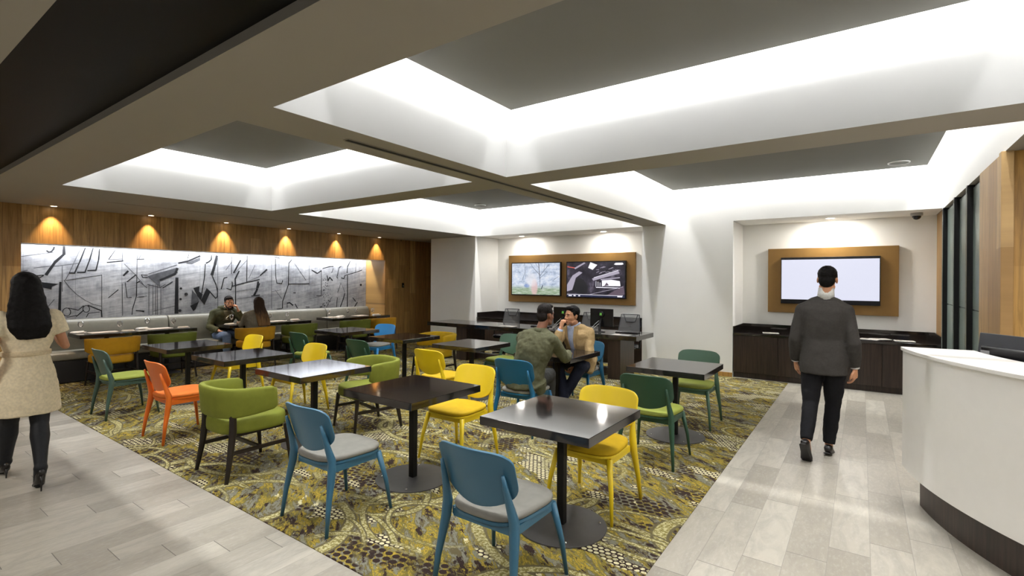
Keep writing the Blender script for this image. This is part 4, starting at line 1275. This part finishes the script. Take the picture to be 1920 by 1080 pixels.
def short_hair(root, c, B, m_, vol=1.0):
    a = lambda p: V(c) + B @ V(p)
    bm = bmesh.new()
    blob(bm, a((0, -.024, .052)), (.080 * vol, .092 * vol, .080 * vol), B, 20, 12)
    blob(bm, a((0, -.060, -.008)), (.068, .052, .070), B, 16, 10)
    blob(bm, a((0, .035, .100)), (.060, .045, .026 * vol), B, 16, 10)
    for s_ in (-1, 1): blob(bm, a((s_ * .068, .006, .035)), (.012, .030, .035), B, 10, 8)
    return mk('hair', bm, m_, root, remesh=.006, wrinkle=.008, wscale=.012)

def add_hand(bm, wr, d, nrm, side, curl=.5, L=.185):
    """wr wrist, d finger direction, nrm palm normal (towards palm side), side +1 thumb on +cross"""
    d = V(d).normalized(); nrm = V(nrm); nrm = (nrm - d * nrm.dot(d)).normalized(); s = d.cross(nrm) * side
    wr = V(wr); pl = L * .50
    loft(bm, [ell(wr - d * .012, s * .026, nrm * .019, 12), ell(wr + d * .02, s * .031, nrm * .017, 12, 2.6), ell(wr + d * pl * .7, s * .041, nrm * .015, 12, 2.6), ell(wr + d * pl, s * .040, nrm * .012, 12, 2.6)])
    for k_, (o_, ln, r_) in enumerate(((.030, .92, .0088), (.010, 1.0, .0092), (-.010, .93, .0088), (-.029, .74, .0078))):
        p = wr + d * (pl - .008) + s * o_; ax = s
        pts = [p]; ang = 0; sp = s * o_ * .12
        for q, fl in enumerate((.46, .30, .24)):
            ang += curl * (1.0 + .1 * k_) * (.9 if q == 0 else 1.1)
            dd = d * math.cos(ang) + nrm * math.sin(ang)
            p = p + dd * (L * .46 * ln * fl) + sp * fl; pts.append(p)
        tube(bm, pts, [r_, r_, r_ * .92, r_ * .75], 8)
        blob(bm, pts[-1], (r_ * .78,) * 3, None, 8, 6)
    tp = wr + d * .022 + s * .026
    pts = [tp, tp + d * .022 + s * .022 + nrm * .008, tp + d * .050 + s * (.030 - .012 * curl) + nrm * (.012 + .015 * curl), tp + d * .072 + s * (.026 - .025 * curl) + nrm * (.016 + .026 * curl)]
    tube(bm, pts, [.014, .0125, .0105, .0085], 8); blob(bm, pts[-1], (.0085,) * 3, None, 8, 6)

def torso_rings(J, off, lo, hi, fem=False, seat=False):
    """elliptical sections from the pelvis to the neck, offset for clothing"""
    pel, che, neck = V(J['pel']), V(J['che']), V(J['neck'])
    pr_, cr = V(J['pr']).normalized(), V(J['cr']).normalized()
    waist = pel.lerp(che, .5) + V(J.get('waist', (0, 0, 0)))
    k = .88 if fem else 1
    keys = [(-.30, pel - (waist - pel) * .45, .150 * k, .105), (0, pel, .172 * (1 if fem else k), .122), (.25, pel.lerp(waist, .55), .158 * k, .112), (.5, waist, (.118 if fem else .148), .100), (.75, waist.lerp(che, .55), .158 * k, .112),
            (1.0, che, .178 * k, .118), (1.25, che.lerp(neck, .45), .185 * k, .105), (1.42, che.lerp(neck, .68), .160 * k, .085), (1.55, che.lerp(neck, .84), .100 * k, .066), (1.7, neck, .060, .060)]
    rings = []
    for i, (t_, c, a, b) in enumerate(keys):
        if t_ < lo or t_ > hi: continue
        up = (keys[min(i + 1, 9)][1] - keys[max(i - 1, 0)][1]).normalized()
        r = pr_.lerp(cr, min(1, max(0, t_))).normalized(); f = up.cross(r).normalized(); r = f.cross(up).normalized()
        rings.append(ell(c, r * (a + off), f * (b + off), 20, 2.3))
    return rings

def person(label, J, skin, hair_m, shirt_like=None, fem=False, beard=False):
    bm = bmesh.new()
    loft(bm, torso_rings(J, -.012, -.5, 2, fem))
    B = head_frame(J['face'], J.get('tilt', 0)); hc = V(J['head'])
    add_head(bm, hc, B)
    tube(bm, [V(J['neck']) - (hc - V(J['neck'])) * .25, hc + B @ V((0, -.022, -.05))], [.056, .052] if not fem else [.048, .044], 14)
    for S in 'LR':
        sh, el, wr = V(J['sh' + S]), V(J['el' + S]), V(J['wr' + S])
        blob(bm, sh, (.050,) * 3)
        k = .82 if fem else 1
        tube(bm, [sh, sh.lerp(el, .35), el], [.050 * k, .046 * k, .036 * k], 12); blob(bm, el, (.036 * k,) * 3)
        tube(bm, [el, el.lerp(wr, .3), wr], [.036 * k, .040 * k, .025 * k], 12)
        hd, hn, hs, cu = J['hand' + S]
        add_hand(bm, wr, hd, hn, hs, cu, .185 if not fem else .168)
        hp, kn, an = V(J['hip' + S]), V(J['kn' + S]), V(J['an' + S])
        blob(bm, hp, (.085,) * 3)
        tube(bm, [hp, hp.lerp(kn, .4), kn], [.082, .074, .050], 14); blob(bm, kn, (.051,) * 3)
        tube(bm, [kn, kn.lerp(an, .3), kn.lerp(an, .6), an], [.048, .055, .042, .034], 12)
        fd = V(J['toe' + S]) - an
        tube(bm, [an, an + fd * .5 , V(J['toe' + S])], [.034, .030, .022], 10)
    root = mk('person', bm, SKIN[skin], remesh=.0055, sm=3)
    tag(root, label, 'person')
    face_parts(root, hc, B, hair_m, beard)
    return root, B, hc

def shoe(root, an, toe, m_, sole_m=None, heel=False):
    an, toe = V(an), V(toe); d = (toe - an); dh = V((d.x, d.y, 0)).normalized(); s = dh.cross(V((0, 0, 1)))
    fwd = d.normalized() if heel else V((d.x, d.y, d.z)).normalized()
    up = s.cross(fwd).normalized()
    if up.z < 0: up = -up
    H = an - up * .045; T = toe
    bm = bmesh.new()
    c0 = an - fwd * .055 - up * .045
    P = lambda t_, h_: c0 + fwd * t_ + up * h_
    loft(bm, [ell(P(0, .0), s * .022, up * .018, 12), ell(P(.02, .008), s * .034, up * .038, 12), ell(P(.06, .012), s * .037, up * .048, 12), ell(P(.12, .0), s * .038, up * .036, 12), ell(P(.19, -.012), s * .046, up * .026, 12), ell(P(.24, -.016), s * .040, up * .020, 12), ell(P(.268, -.018), s * .016, up * .010, 12)])
    o = mk('shoe', bm, m_, root, smooth=True)
    bm = bmesh.new(); loft(bm, [ell(P(t_, h_), s * w_, up * .006, 12, 3) for t_, h_, w_ in ((-.008, -.038, .02), (.01, -.038, .034), (.10, -.038, .034), (.19, -.038, .046), (.262, -.036, .022))])
    mk('sole', bm, m_, o)
    return o

def sleeve(bm, J, S, off, t_end=1.0, cuff=.040):
    sh, el, wr = V(J['sh' + S]), V(J['el' + S]), V(J['wr' + S])
    blob(bm, sh, (.052 + off,) * 3)
    nk = V(J['neck']); tube(bm, [sh, sh.lerp(nk, .55) + V((0, 0, -.005)), nk + V((0, 0, -.03))], [.050 + off, .050 + off, .052 + off], 14); e2 = el.lerp(wr, t_end)
    tube(bm, [sh, sh.lerp(el, .4), el], [.052 + off, .048 + off, .042 + off], 14); blob(bm, el, (.042 + off,) * 3)
    tube(bm, [el, el.lerp(wr, .35), e2], [.045 + off, .046 + off, cuff], 14)

def trousers(root, J, m_, off=.014, short=.96, name='trousers', wrinkle=.012, cuff=.05):
    bm = bmesh.new()
    loft(bm, torso_rings(J, off, -.5, .30))
    for S in 'LR':
        hp, kn, an = V(J['hip' + S]), V(J['kn' + S]), V(J['an' + S])
        blob(bm, hp, (.095 + off,) * 3)
        tube(bm, [hp, hp.lerp(kn, .45), kn], [.092 + off, .080 + off, .062 + off], 16); blob(bm, kn, (.060 + off,) * 3)
        tube(bm, [kn, kn.lerp(an, .5), kn.lerp(an, short)], [.058 + off, .054 + off, cuff], 14)
    return mk(name, bm, m_, root, remesh=.009, wrinkle=wrinkle, wscale=.07)

def cloth(name, c, rough=.85, var=.10, scale=60): return plain(name, c, rough, spec=.25, var=var, scale=scale, bump=.15, bscale=400)

# --- walking man in the charcoal suit, seen from behind
J = dict(pel=(-.285, 5.44, .90), che=(-.285, 5.46, 1.26), neck=(-.275, 5.46, 1.47), pr=(1, 0, 0), cr=(1, .05, 0), head=(-.262, 5.475, 1.635), face=(.04, 1, -.05), tilt=.03,
         shL=(-.455, 5.45, 1.350), shR=(-.115, 5.46, 1.350), elL=(-.515, 5.43, 1.08), elR=(-.058, 5.41, 1.07), wrL=(-.520, 5.51, .85), wrR=(-.045, 5.46, .83),
         hipL=(-.375, 5.44, .86), hipR=(-.195, 5.44, .86), knL=(-.385, 5.40, .50), knR=(-.215, 5.54, .49), anL=(-.40, 5.16, .18), anR=(-.245, 5.52, .085), toeL=(-.385, 5.26, .035), toeR=(-.235, 5.66, .03),
         handL=((.05, .25, -1), (.9, .3, 0), 1, .45), handR=((.02, .15, -1), (-.9, .3, 0), -1, .45))
root, B, hc = person('person in a charcoal suit walking away towards the single television', J, 'tan', HAIR['black'])
SUIT = cloth('charcoal_suit', srgb(54, 51, 48)); BLK = cloth('black_trousers', srgb(20, 20, 24)); SHOE = plain('black_leather', (.01, .008, .008), .3)
short_hair(root, hc, B, HAIR['black'])
trousers(root, J, BLK, off=.009)
bm = bmesh.new(); rg = torso_rings(J, .022, -.1, 1.6)
rg = [ell((-.287, 5.435, .765), V((.194, 0, 0)), V((0, .152, 0)), 20, 2.3), ell((-.287, 5.437, .83), V((.194, 0, 0)), V((0, .150, 0)), 20, 2.3)] + rg
loft(bm, rg)
for S in 'LR': sleeve(bm, J, S, .014, .93, .047)
o = mk('suit_jacket', bm, SUIT, root, remesh=.010, wrinkle=.012, wscale=.10)
bm = bmesh.new(); loft(bm, [ell((-.274, 5.462, 1.452), V((.072, 0, 0)), V((0, .068, 0)), 18), ell((-.270, 5.466, 1.562), V((.062, 0, 0)), V((0, .062, 0)), 18)]); mk('shirt_collar', bm, cloth('white_shirt', (.7, .7, .68)), root, smooth=True)
for S in 'LR':
    shoe(root, J['an' + S], J['toe' + S], SHOE)
    w_, e_ = V(J['wr' + S]), V(J['el' + S]); d = (w_ - e_).normalized()
    bm = bmesh.new(); tube(bm, [w_ - d * .03, w_ - d * .004], .036, 14); mk('shirt_cuff', bm, cloth('white_cuff', (.7, .7, .68)), root, smooth=True)

# --- walking woman in the cream dress, seen from behind
J = dict(pel=(-5.34, .97, .86), che=(-5.35, .97, 1.16), neck=(-5.35, .97, 1.36), pr=(0, 1, 0), cr=(0, 1, 0), head=(-5.36, .962, 1.515), face=(-1, -.1, -.12), tilt=0,
         shL=(-5.34, .815, 1.285), shR=(-5.34, 1.125, 1.285), elL=(-5.24, .765, 1.04), elR=(-5.33, 1.20, 1.05), wrL=(-5.28, .79, .82), wrR=(-5.52, 1.17, 1.14),
         hipL=(-5.34, .895, .80), hipR=(-5.34, 1.045, .80), knL=(-5.47, .90, .47), knR=(-5.24, 1.03, .47), anL=(-5.60, .90, .13), anR=(-5.05, 1.00, .17), toeL=(-5.745, .90, .025), toeR=(-5.135, 1.005, .025),
         handL=((-.15, .05, -1), (0, 1, 0), -1, .4), handR=((-.8, -.1, .6), (0, -1, -.2), 1, .7))
root, B, hc = person('person with long black hair in a cream dress walking along the tiled aisle', J, 'olive', HAIR['black'], fem=True)
CREAM = cloth('cream_dress', srgb(222, 208, 178), .9); TIGHT = cloth('black_tights', (.012, .013, .016), .6)
bm = bmesh.new()
rg = [ell((-5.335, .97, z_), V((0, a, 0)), V((b, 0, 0)), 28, 2.2) for z_, a, b in ((.545, .205, .165), (.56, .205, .165), (.66, .198, .16), (.78, .185, .145), (.88, .168, .128), (.97, .140, .110), (1.02, .128, .105))] + \
     [ell((-5.34, .97, z_), V((0, a, 0)), V((b, 0, 0)), 28, 2.2) for z_, a, b in ((1.08, .145, .112), (1.17, .172, .122), (1.25, .180, .112), (1.31, .150, .088), (1.345, .09, .068))]
loft(bm, rg)
for S in 'LR':
    sh, el = V(J['sh' + S]), V(J['el' + S])
    blob(bm, sh, (.070, .070, .070)); tube(bm, [sh, sh.lerp(el, .55)], [.068, .066], 14)
mk('dress', bm, CREAM, root, remesh=.009, wrinkle=.013, wscale=.07)
bm = bmesh.new(); loft(bm, [ell((-5.337, .97, 1.000), V((0, .146, 0)), V((.118, 0, 0)), 28), ell((-5.337, .97, 1.035), V((0, .146, 0)), V((.118, 0, 0)), 28)]); mk('waistband', bm, cloth('cream_belt', srgb(205, 188, 156)), root, smooth=True, bevel=.004)
bm = bmesh.new(); a = lambda p: hc + B @ V(p)
blob(bm, a((0, -.022, .045)), (.086, .100, .090), B, 20, 12)
loft(bm, [ell(a((0, -.035, .06)), B @ V((.088, 0, 0)), B @ V((0, .080, 0)), 16), ell(a((0, -.055, -.06)), B @ V((.104, 0, 0)), B @ V((0, .070, 0)), 16), ell((-5.28, .97, 1.33), V((0, .125, 0)), V((-.068, 0, 0)), 16), ell((-5.245, .975, 1.22), V((0, .130, 0)), V((-.055, 0, 0)), 16), ell((-5.235, .98, 1.13), V((0, .085, 0)), V((-.035, 0, 0)), 16)])
mk('long_hair', bm, HAIR['black'], root, remesh=.008, wrinkle=.012, wscale=.05)
for S in 'LR':
    kn, an, hp = V(J['kn' + S]), V(J['an' + S]), V(J['hip' + S])
    bm = bmesh.new(); tube(bm, [hp.lerp(kn, .3), kn], [.078, .057], 14); blob(bm, kn, (.056,) * 3); tube(bm, [kn, kn.lerp(an, .3), kn.lerp(an, .6), an], [.055, .060, .047, .036], 14); blob(bm, an, (.043,) * 3); blob(bm, V(J['toe' + S]), (.030,) * 3); tube(bm, [an, V(J['toe' + S])], [.042, .032], 10)
    mk('tights', bm, TIGHT, root, remesh=.007)
    toe = V(J['toe' + S]); fd = V((toe.x - an.x, toe.y - an.y, 0)).normalized(); s = fd.cross(V((0, 0, 1)))
    bm = bmesh.new(); heelp = an - V((0, 0, .055)) - fd * .03
    loft(bm, [ell(heelp - fd * .012 + V((0, 0, .03)), s * .020, V((0, 0, .022)), 12), ell(heelp + fd * .03 + V((0, 0, .0)), s * .030, V((0, 0, .034)), 12), ell(heelp.lerp(toe, .55) + V((0, 0, .0)), s * .031, V((0, 0, .024)), 12), ell(toe + V((0, 0, .0)), s * .038, V((0, 0, .022)), 12), ell(toe + fd * .05 - V((0, 0, .004)), s * .022, V((0, 0, .014)), 12), ell(toe + fd * .075 - V((0, 0, .008)), s * .004, V((0, 0, .005)), 12)])
    o = mk('pump', bm, SHOE, root, smooth=True)
    bm = bmesh.new(); hb = heelp - fd * .005; tube(bm, [hb, V((hb.x, hb.y, hb.z * .4)) + fd * .004, V((hb.x + fd.x * .006, hb.y, .001))], [.013, .006, .0045], 10); mk('heel', bm, SHOE, o, smooth=True)

# --- seated man in the green field jacket, back to the camera
J = dict(pel=(-2.93, 4.40, .55), che=(-2.86, 4.46, .87), neck=(-2.82, 4.53, 1.075), pr=(1, 0, 0), cr=(1, -.05, 0), head=(-2.80, 4.60, 1.235), face=(.18, 1, -.06), tilt=.02,
         shL=(-3.035, 4.49, .985), shR=(-2.655, 4.49, .985), elL=(-3.10, 4.66, .76), elR=(-2.60, 4.68, .78), wrL=(-2.98, 4.92, .785), wrR=(-2.72, 4.96, .785),
         hipL=(-3.02, 4.44, .53), hipR=(-2.84, 4.44, .53), knL=(-3.10, 4.86, .545), knR=(-2.90, 4.86, .545), anL=(-3.12, 4.90, .10), anR=(-2.92, 4.88, .10), toeL=(-3.12, 5.03, .035), toeR=(-2.92, 5.02, .035),
         handL=((.7, .7, 0), (0, 0, -1), 1, .25), handR=((-.6, .8, 0), (0, 0, -1), -1, .25))
root, B, hc = person('person with cropped dark hair in a green field jacket, sitting with his back turned', J, 'brown', HAIR['dark'])
short_hair(root, hc, B, HAIR['dark'], .97)
OLV = cloth('olive_field_jacket', srgb(84, 84, 62)); GRT = cloth('dark_trousers', srgb(58, 58, 56))
trousers(root, J, GRT)
bm = bmesh.new()
rg = [ell((-2.925, 4.375, .475), V((.20, 0, 0)), V((0, .165, 0)), 20, 2.4), ell((-2.925, 4.38, .50), V((.212, 0, 0)), V((0, .175, 0)), 20, 2.4)] + torso_rings(J, .034, -.1, 1.6)
loft(bm, rg)
tube(bm, [(-2.78, 4.40, .54), (-2.76, 4.44, .42)], [.11, .055], 14)
for S in 'LR': sleeve(bm, J, S, .016, .93, .046)
for s_ in (-1, 1): blob(bm, (-2.845 + s_ * .12, 4.495, .965), (.09, .08, .06))
mk('field_jacket', bm, OLV, root, remesh=.010, wrinkle=.030, wscale=.075)
bm = bmesh.new(); cc = V(J['neck']); loft(bm, [ell(cc + V((0, -.005, -.025)), V((.082, 0, 0)), V((0, .078, 0)), 18), ell(cc + V((.003, .0, .03)), V((.070, 0, 0)), V((0, .068, 0)), 18), ell(cc + V((.003, .0, .03)), V((.060, 0, 0)), V((0, .058, 0)), 18)]); mk('jacket_collar', bm, OLV, root, smooth=True)
for S in 'LR': shoe(root, J['an' + S], J['toe' + S], SHOE)

# --- seated man in the beige blazer, facing left with a fist at his mouth
J = dict(pel=(-2.99, 5.86, .55), che=(-3.00, 5.74, .85), neck=(-3.01, 5.66, 1.035), pr=(-1, 0, 0), cr=(-1, .14, 0), head=(-3.02, 5.60, 1.165), face=(-.38, -1, -.04), tilt=-.03,
         shL=(-2.835, 5.73, .955), shR=(-3.185, 5.70, .945), elL=(-2.78, 5.63, .70), elR=(-3.16, 5.42, .800), wrL=(-2.90, 5.50, .535), wrR=(-3.085, 5.44, 1.025),
         hipL=(-2.90, 5.83, .53), hipR=(-3.08, 5.83, .53), knL=(-2.80, 5.42, .555), knR=(-3.12, 5.43, .550), anL=(-3.02, 5.33, .11), anR=(-2.90, 5.24, .11), toeL=(-3.08, 5.22, .035), toeR=(-2.92, 5.12, .035),
         handL=((-.6, -.5, -.7), (-.5, .3, .4), -1, .55), handR=((.22, .1, 1), (.45, .8, 0), 1, 1.25))
root, B, hc = person('person in a beige blazer and pale blue shirt with his fist at his mouth', J, 'tan', HAIR['black'])
short_hair(root, hc, B, HAIR['black'], 1.02)
BEI = cloth('beige_blazer', srgb(172, 146, 104)); SHB = cloth('pale_blue_shirt', srgb(176, 188, 214), .8); NAV = cloth('navy_jeans', srgb(30, 34, 50))
trousers(root, J, NAV)
bm = bmesh.new()
rg = [ell((-2.985, 5.875, .475), V((.20, 0, 0)), V((0, .15, 0)), 20, 2.4)] + torso_rings(J, .026, -.1, 1.6)
loft(bm, rg)
tube(bm, [(-2.86, 5.80, .62), (-2.80, 5.66, .56), (-2.76, 5.60, .46)], [.10, .085, .035], 14)
for S in 'LR': sleeve(bm, J, S, .015, .90 if S == 'L' else .82, .046)
for s_ in (-1, 1): blob(bm, (-3.005 + s_ * .12, 5.70, .935), (.085, .07, .055))
mk('blazer', bm, BEI, root, remesh=.010, wrinkle=.022, wscale=.07)
# shirt front and lapels lie on the chest, following its forward lean
fr = V((-.14, -1, 0)).normalized(); rt = V((1, -.14, 0)).normalized()
spine = [(0, V((-3.012, 5.655, 1.035)), .068), (.3, V((-3.005, 5.70, .955)), .118), (.6, V((-3.0, 5.735, .86)), .148), (1, V((-2.997, 5.79, .72)), .142)]
def chest(u_, v_, extra=0):
    for (a, pa, ra), (b, pb, rb) in zip(spine[:-1], spine[1:]):
        if v_ <= b:
            k = (v_ - a) / (b - a); return pa.lerp(pb, k) + fr * (ra + (rb - ra) * k + extra - abs(u_) ** 2 * .9) + rt * u_
    return spine[-1][1]
bm = bmesh.new(); rows = []
for j in range(9):
    v_ = j / 8; hw = .060 * (1 - .55 * v_)
    rows.append([chest(hw * q, v_, .014) for q in (-1, -.5, 0, .5, 1)] + [chest(hw * q, v_, -.03) for q in (1, .5, 0, -.5, -1)])
loft(bm, rows); mk('shirt', bm, SHB, root, smooth=True)
for s_ in (-1, 1):
    bm = bmesh.new(); rows = []
    for j in range(9):
        v_ = j / 8 * .92; i0 = .058 * (1 - .55 * v_); o0 = i0 + .045 * (1 - abs(v_ - .35) * 1.3)
        rows.append([chest(s_ * i0, v_, .020), chest(s_ * o0, v_, .018), chest(s_ * o0, v_, -.02), chest(s_ * i0, v_, -.02)])
    loft(bm, rows); mk('lapel', bm, BEI, root, bevel=.002)
    bm = bmesh.new(); n_ = V(J['neck']); tube(bm, [n_ + V((s_ * .05, .045, .035)), n_ + V((s_ * .062, -.01, .025)) , n_ + fr * .078 + V((s_ * .012, 0, -.012)), n_ + fr * .095 + V((s_ * .035, 0, -.05))], [.014, .014, .012, .006], 8); mk('shirt_collar', bm, SHB, root, smooth=True)
w_, e_ = V(J['wrL']), V(J['elL']); d = (w_ - e_).normalized(); bm = bmesh.new(); tube(bm, [w_ - d * .035, w_ - d * .005], .034, 14); mk('shirt_cuff', bm, SHB, root, smooth=True)
w_, e_ = V(J['wrR']), V(J['elR']); d = (w_ - e_).normalized(); bm = bmesh.new(); tube(bm, [w_ - d * .06, w_ - d * .02], .036, 14); mk('shirt_cuff', bm, SHB, root, smooth=True)
for S in 'LR': shoe(root, J['an' + S], J['toe' + S], plain('brown_leather', (.02, .012, .008), .35))

# --- seated man in the dark hooded top on the banquette
J = dict(pel=(-10.14, 4.60, .56), waist=(-.03, 0, 0), che=(-10.13, 4.62, .86), neck=(-10.07, 4.64, 1.045), pr=(0, -1, 0), cr=(0, -1, 0), head=(-10.0, 4.66, 1.155), face=(1, -.25, -.28), tilt=.12,
         shL=(-10.10, 4.82, .965), shR=(-10.11, 4.43, .955), elL=(-9.92, 4.86, .805), elR=(-10.05, 4.33, .70), wrL=(-9.90, 4.78, 1.01), wrR=(-9.84, 4.42, .63),
         hipL=(-10.08, 4.69, .53), hipR=(-10.08, 4.51, .53), knL=(-9.58, 4.72, .555), knR=(-9.58, 4.43, .555), anL=(-9.55, 4.74, .10), anR=(-9.56, 4.42, .10), toeL=(-9.42, 4.76, .035), toeR=(-9.43, 4.40, .035),
         handL=((0, -.35, 1), (-.5, -.8, 0), -1, .8), handR=((.8, .5, -.1), (0, 0, -1), 1, .4))
root, B, hc = person('person with a dark beard in an olive hooded top, sitting on the banquette', J, 'tan', HAIR['dark'], beard=True)
short_hair(root, hc, B, HAIR['dark'])
HOOD = cloth('olive_hooded_top', srgb(66, 66, 42)); JEAN = cloth('blue_jeans', srgb(96, 112, 138)); TEE = cloth('dark_print_shirt', srgb(84, 78, 58))
trousers(root, J, JEAN)
bm = bmesh.new(); loft(bm, [ell((-10.13, 4.60, .49), V((.15, 0, 0)), V((0, .19, 0)), 20, 2.4)] + torso_rings(J, .030, -.1, 1.6))
for S in 'LR': sleeve(bm, J, S, .016, .88, .046)
for s_ in (-1, 1): blob(bm, (-10.11, 4.63 + s_ * .14, .965), (.08, .09, .06))
mk('hooded_top', bm, HOOD, root, remesh=.010, wrinkle=.024, wscale=.07)
bm = bmesh.new(); tube(bm, [(-10.03, 4.55, 1.045), (-10.11, 4.53, 1.055), (-10.16, 4.64, 1.06), (-10.11, 4.76, 1.055), (-10.03, 4.74, 1.045)], [.022, .034, .045, .034, .022], 12); mk('hood', bm, HOOD, root, smooth=True, wrinkle=.01, wscale=.04)
bm = bmesh.new(); rows = []
for j in range(7):
    v_ = j / 6; c_ = V((-9.98 + .03 * (1 - v_), 4.64, 1.0 - .20 * v_)); hw = .075 + .03 * v_
    rows.append([c_ + V((-.028 * q * q, q * hw, 0)) for q in (-1, -.5, 0, .5, 1)] + [c_ + V((-.06, q * hw, 0)) for q in (1, .5, 0, -.5, -1)])
loft(bm, rows); o = mk('print_shirt', bm, TEE, root, smooth=True)
bm = bmesh.new()
for a, b, w_ in (((-.055, .85), (-.01, .90), .012), ((-.01, .90), (.03, .86), .010), ((.0, .91), (.05, .925), .008), ((-.06, .835), (-.02, .84), .008)):
    a2, b2 = V((-9.978, 4.64 + a[0], a[1])), V((-9.978, 4.64 + b[0], b[1])); tube(bm, [a2 + V((.022, 0, 0)), b2 + V((.022, 0, 0))], w_ * .7, 6)
mk('pale_print', bm, cloth('pale_print', srgb(190, 188, 170)), o)
for S in 'LR': shoe(root, J['an' + S], J['toe' + S], SHOE)

# --- seated woman with long brown hair, back to the camera
J = dict(pel=(-9.26, 4.74, .56), che=(-9.26, 4.77, .84), neck=(-9.27, 4.80, 1.02), pr=(0, 1, 0), cr=(0, 1, 0), head=(-9.29, 4.855, 1.145), face=(-1, .10, -.25), tilt=.10,
         shL=(-9.26, 4.62, .945), shR=(-9.26, 4.93, .945), elL=(-9.36, 4.58, .76), elR=(-9.36, 4.98, .77), wrL=(-9.58, 4.66, .79), wrR=(-9.58, 4.90, .79),
         hipL=(-9.28, 4.66, .53), hipR=(-9.28, 4.82, .53), knL=(-9.68, 4.86, .55), knR=(-9.68, 5.02, .55), anL=(-9.66, 4.92, .10), anR=(-9.64, 5.08, .10), toeL=(-9.80, 4.92, .035), toeR=(-9.78, 5.08, .035),
         handL=((-.9, .3, 0), (0, 0, -1), -1, .25), handR=((-.9, -.3, 0), (0, 0, -1), 1, .25))
root, B, hc = person('person with very long brown hair and a grey top sitting in the amber tub chair', J, 'fair', HAIR['brown'], fem=True)
trousers(root, J, cloth('rust_trousers', srgb(60, 44, 40)))
bm = bmesh.new(); loft(bm, torso_rings(J, .018, -.1, 1.6, True))
for S in 'LR': sleeve(bm, J, S, .004, .9, .036)
mk('grey_top', bm, cloth('grey_top', srgb(112, 106, 92)), root, remesh=.009, wrinkle=.02, wscale=.06)
bm = bmesh.new(); a = lambda p: hc + B @ V(p)
blob(bm, a((0, -.020, .040)), (.088, .102, .092), B, 20, 12)
loft(bm, [ell(a((0, -.035, .06)), B @ V((.092, 0, 0)), B @ V((0, .080, 0)), 16), ell(a((0, -.055, -.06)), B @ V((.100, 0, 0)), B @ V((0, .070, 0)), 16), ell((-9.17, 4.85, .97), V((0, .120, 0)), V((-.060, 0, 0)), 16), ell((-9.125, 4.87, .85), V((0, .125, 0)), V((-.048, 0, 0)), 16), ell((-9.11, 4.88, .74), V((0, .115, 0)), V((-.035, 0, 0)), 16)])
HB = Mat('ombre_hair', .6, spec=.15); x, y, z = HB.pos()
st_ = HB.noise(HB.vec(x * 30, y * 60, z * 4), 1, 3)
HB.color(HB.mix((z * -1 + 1.04 + (st_ - .5) * .3).step(0, .24), HB.mix(st_, (.016, .009, .006), (.05, .026, .014)), HB.mix(st_, (.10, .05, .02), (.30, .17, .07))))
mk('long_hair', bm, HB.m, root, remesh=.008, wrinkle=.010, wscale=.04)
for S in 'LR': shoe(root, J['an' + S], J['toe' + S], SHOE)
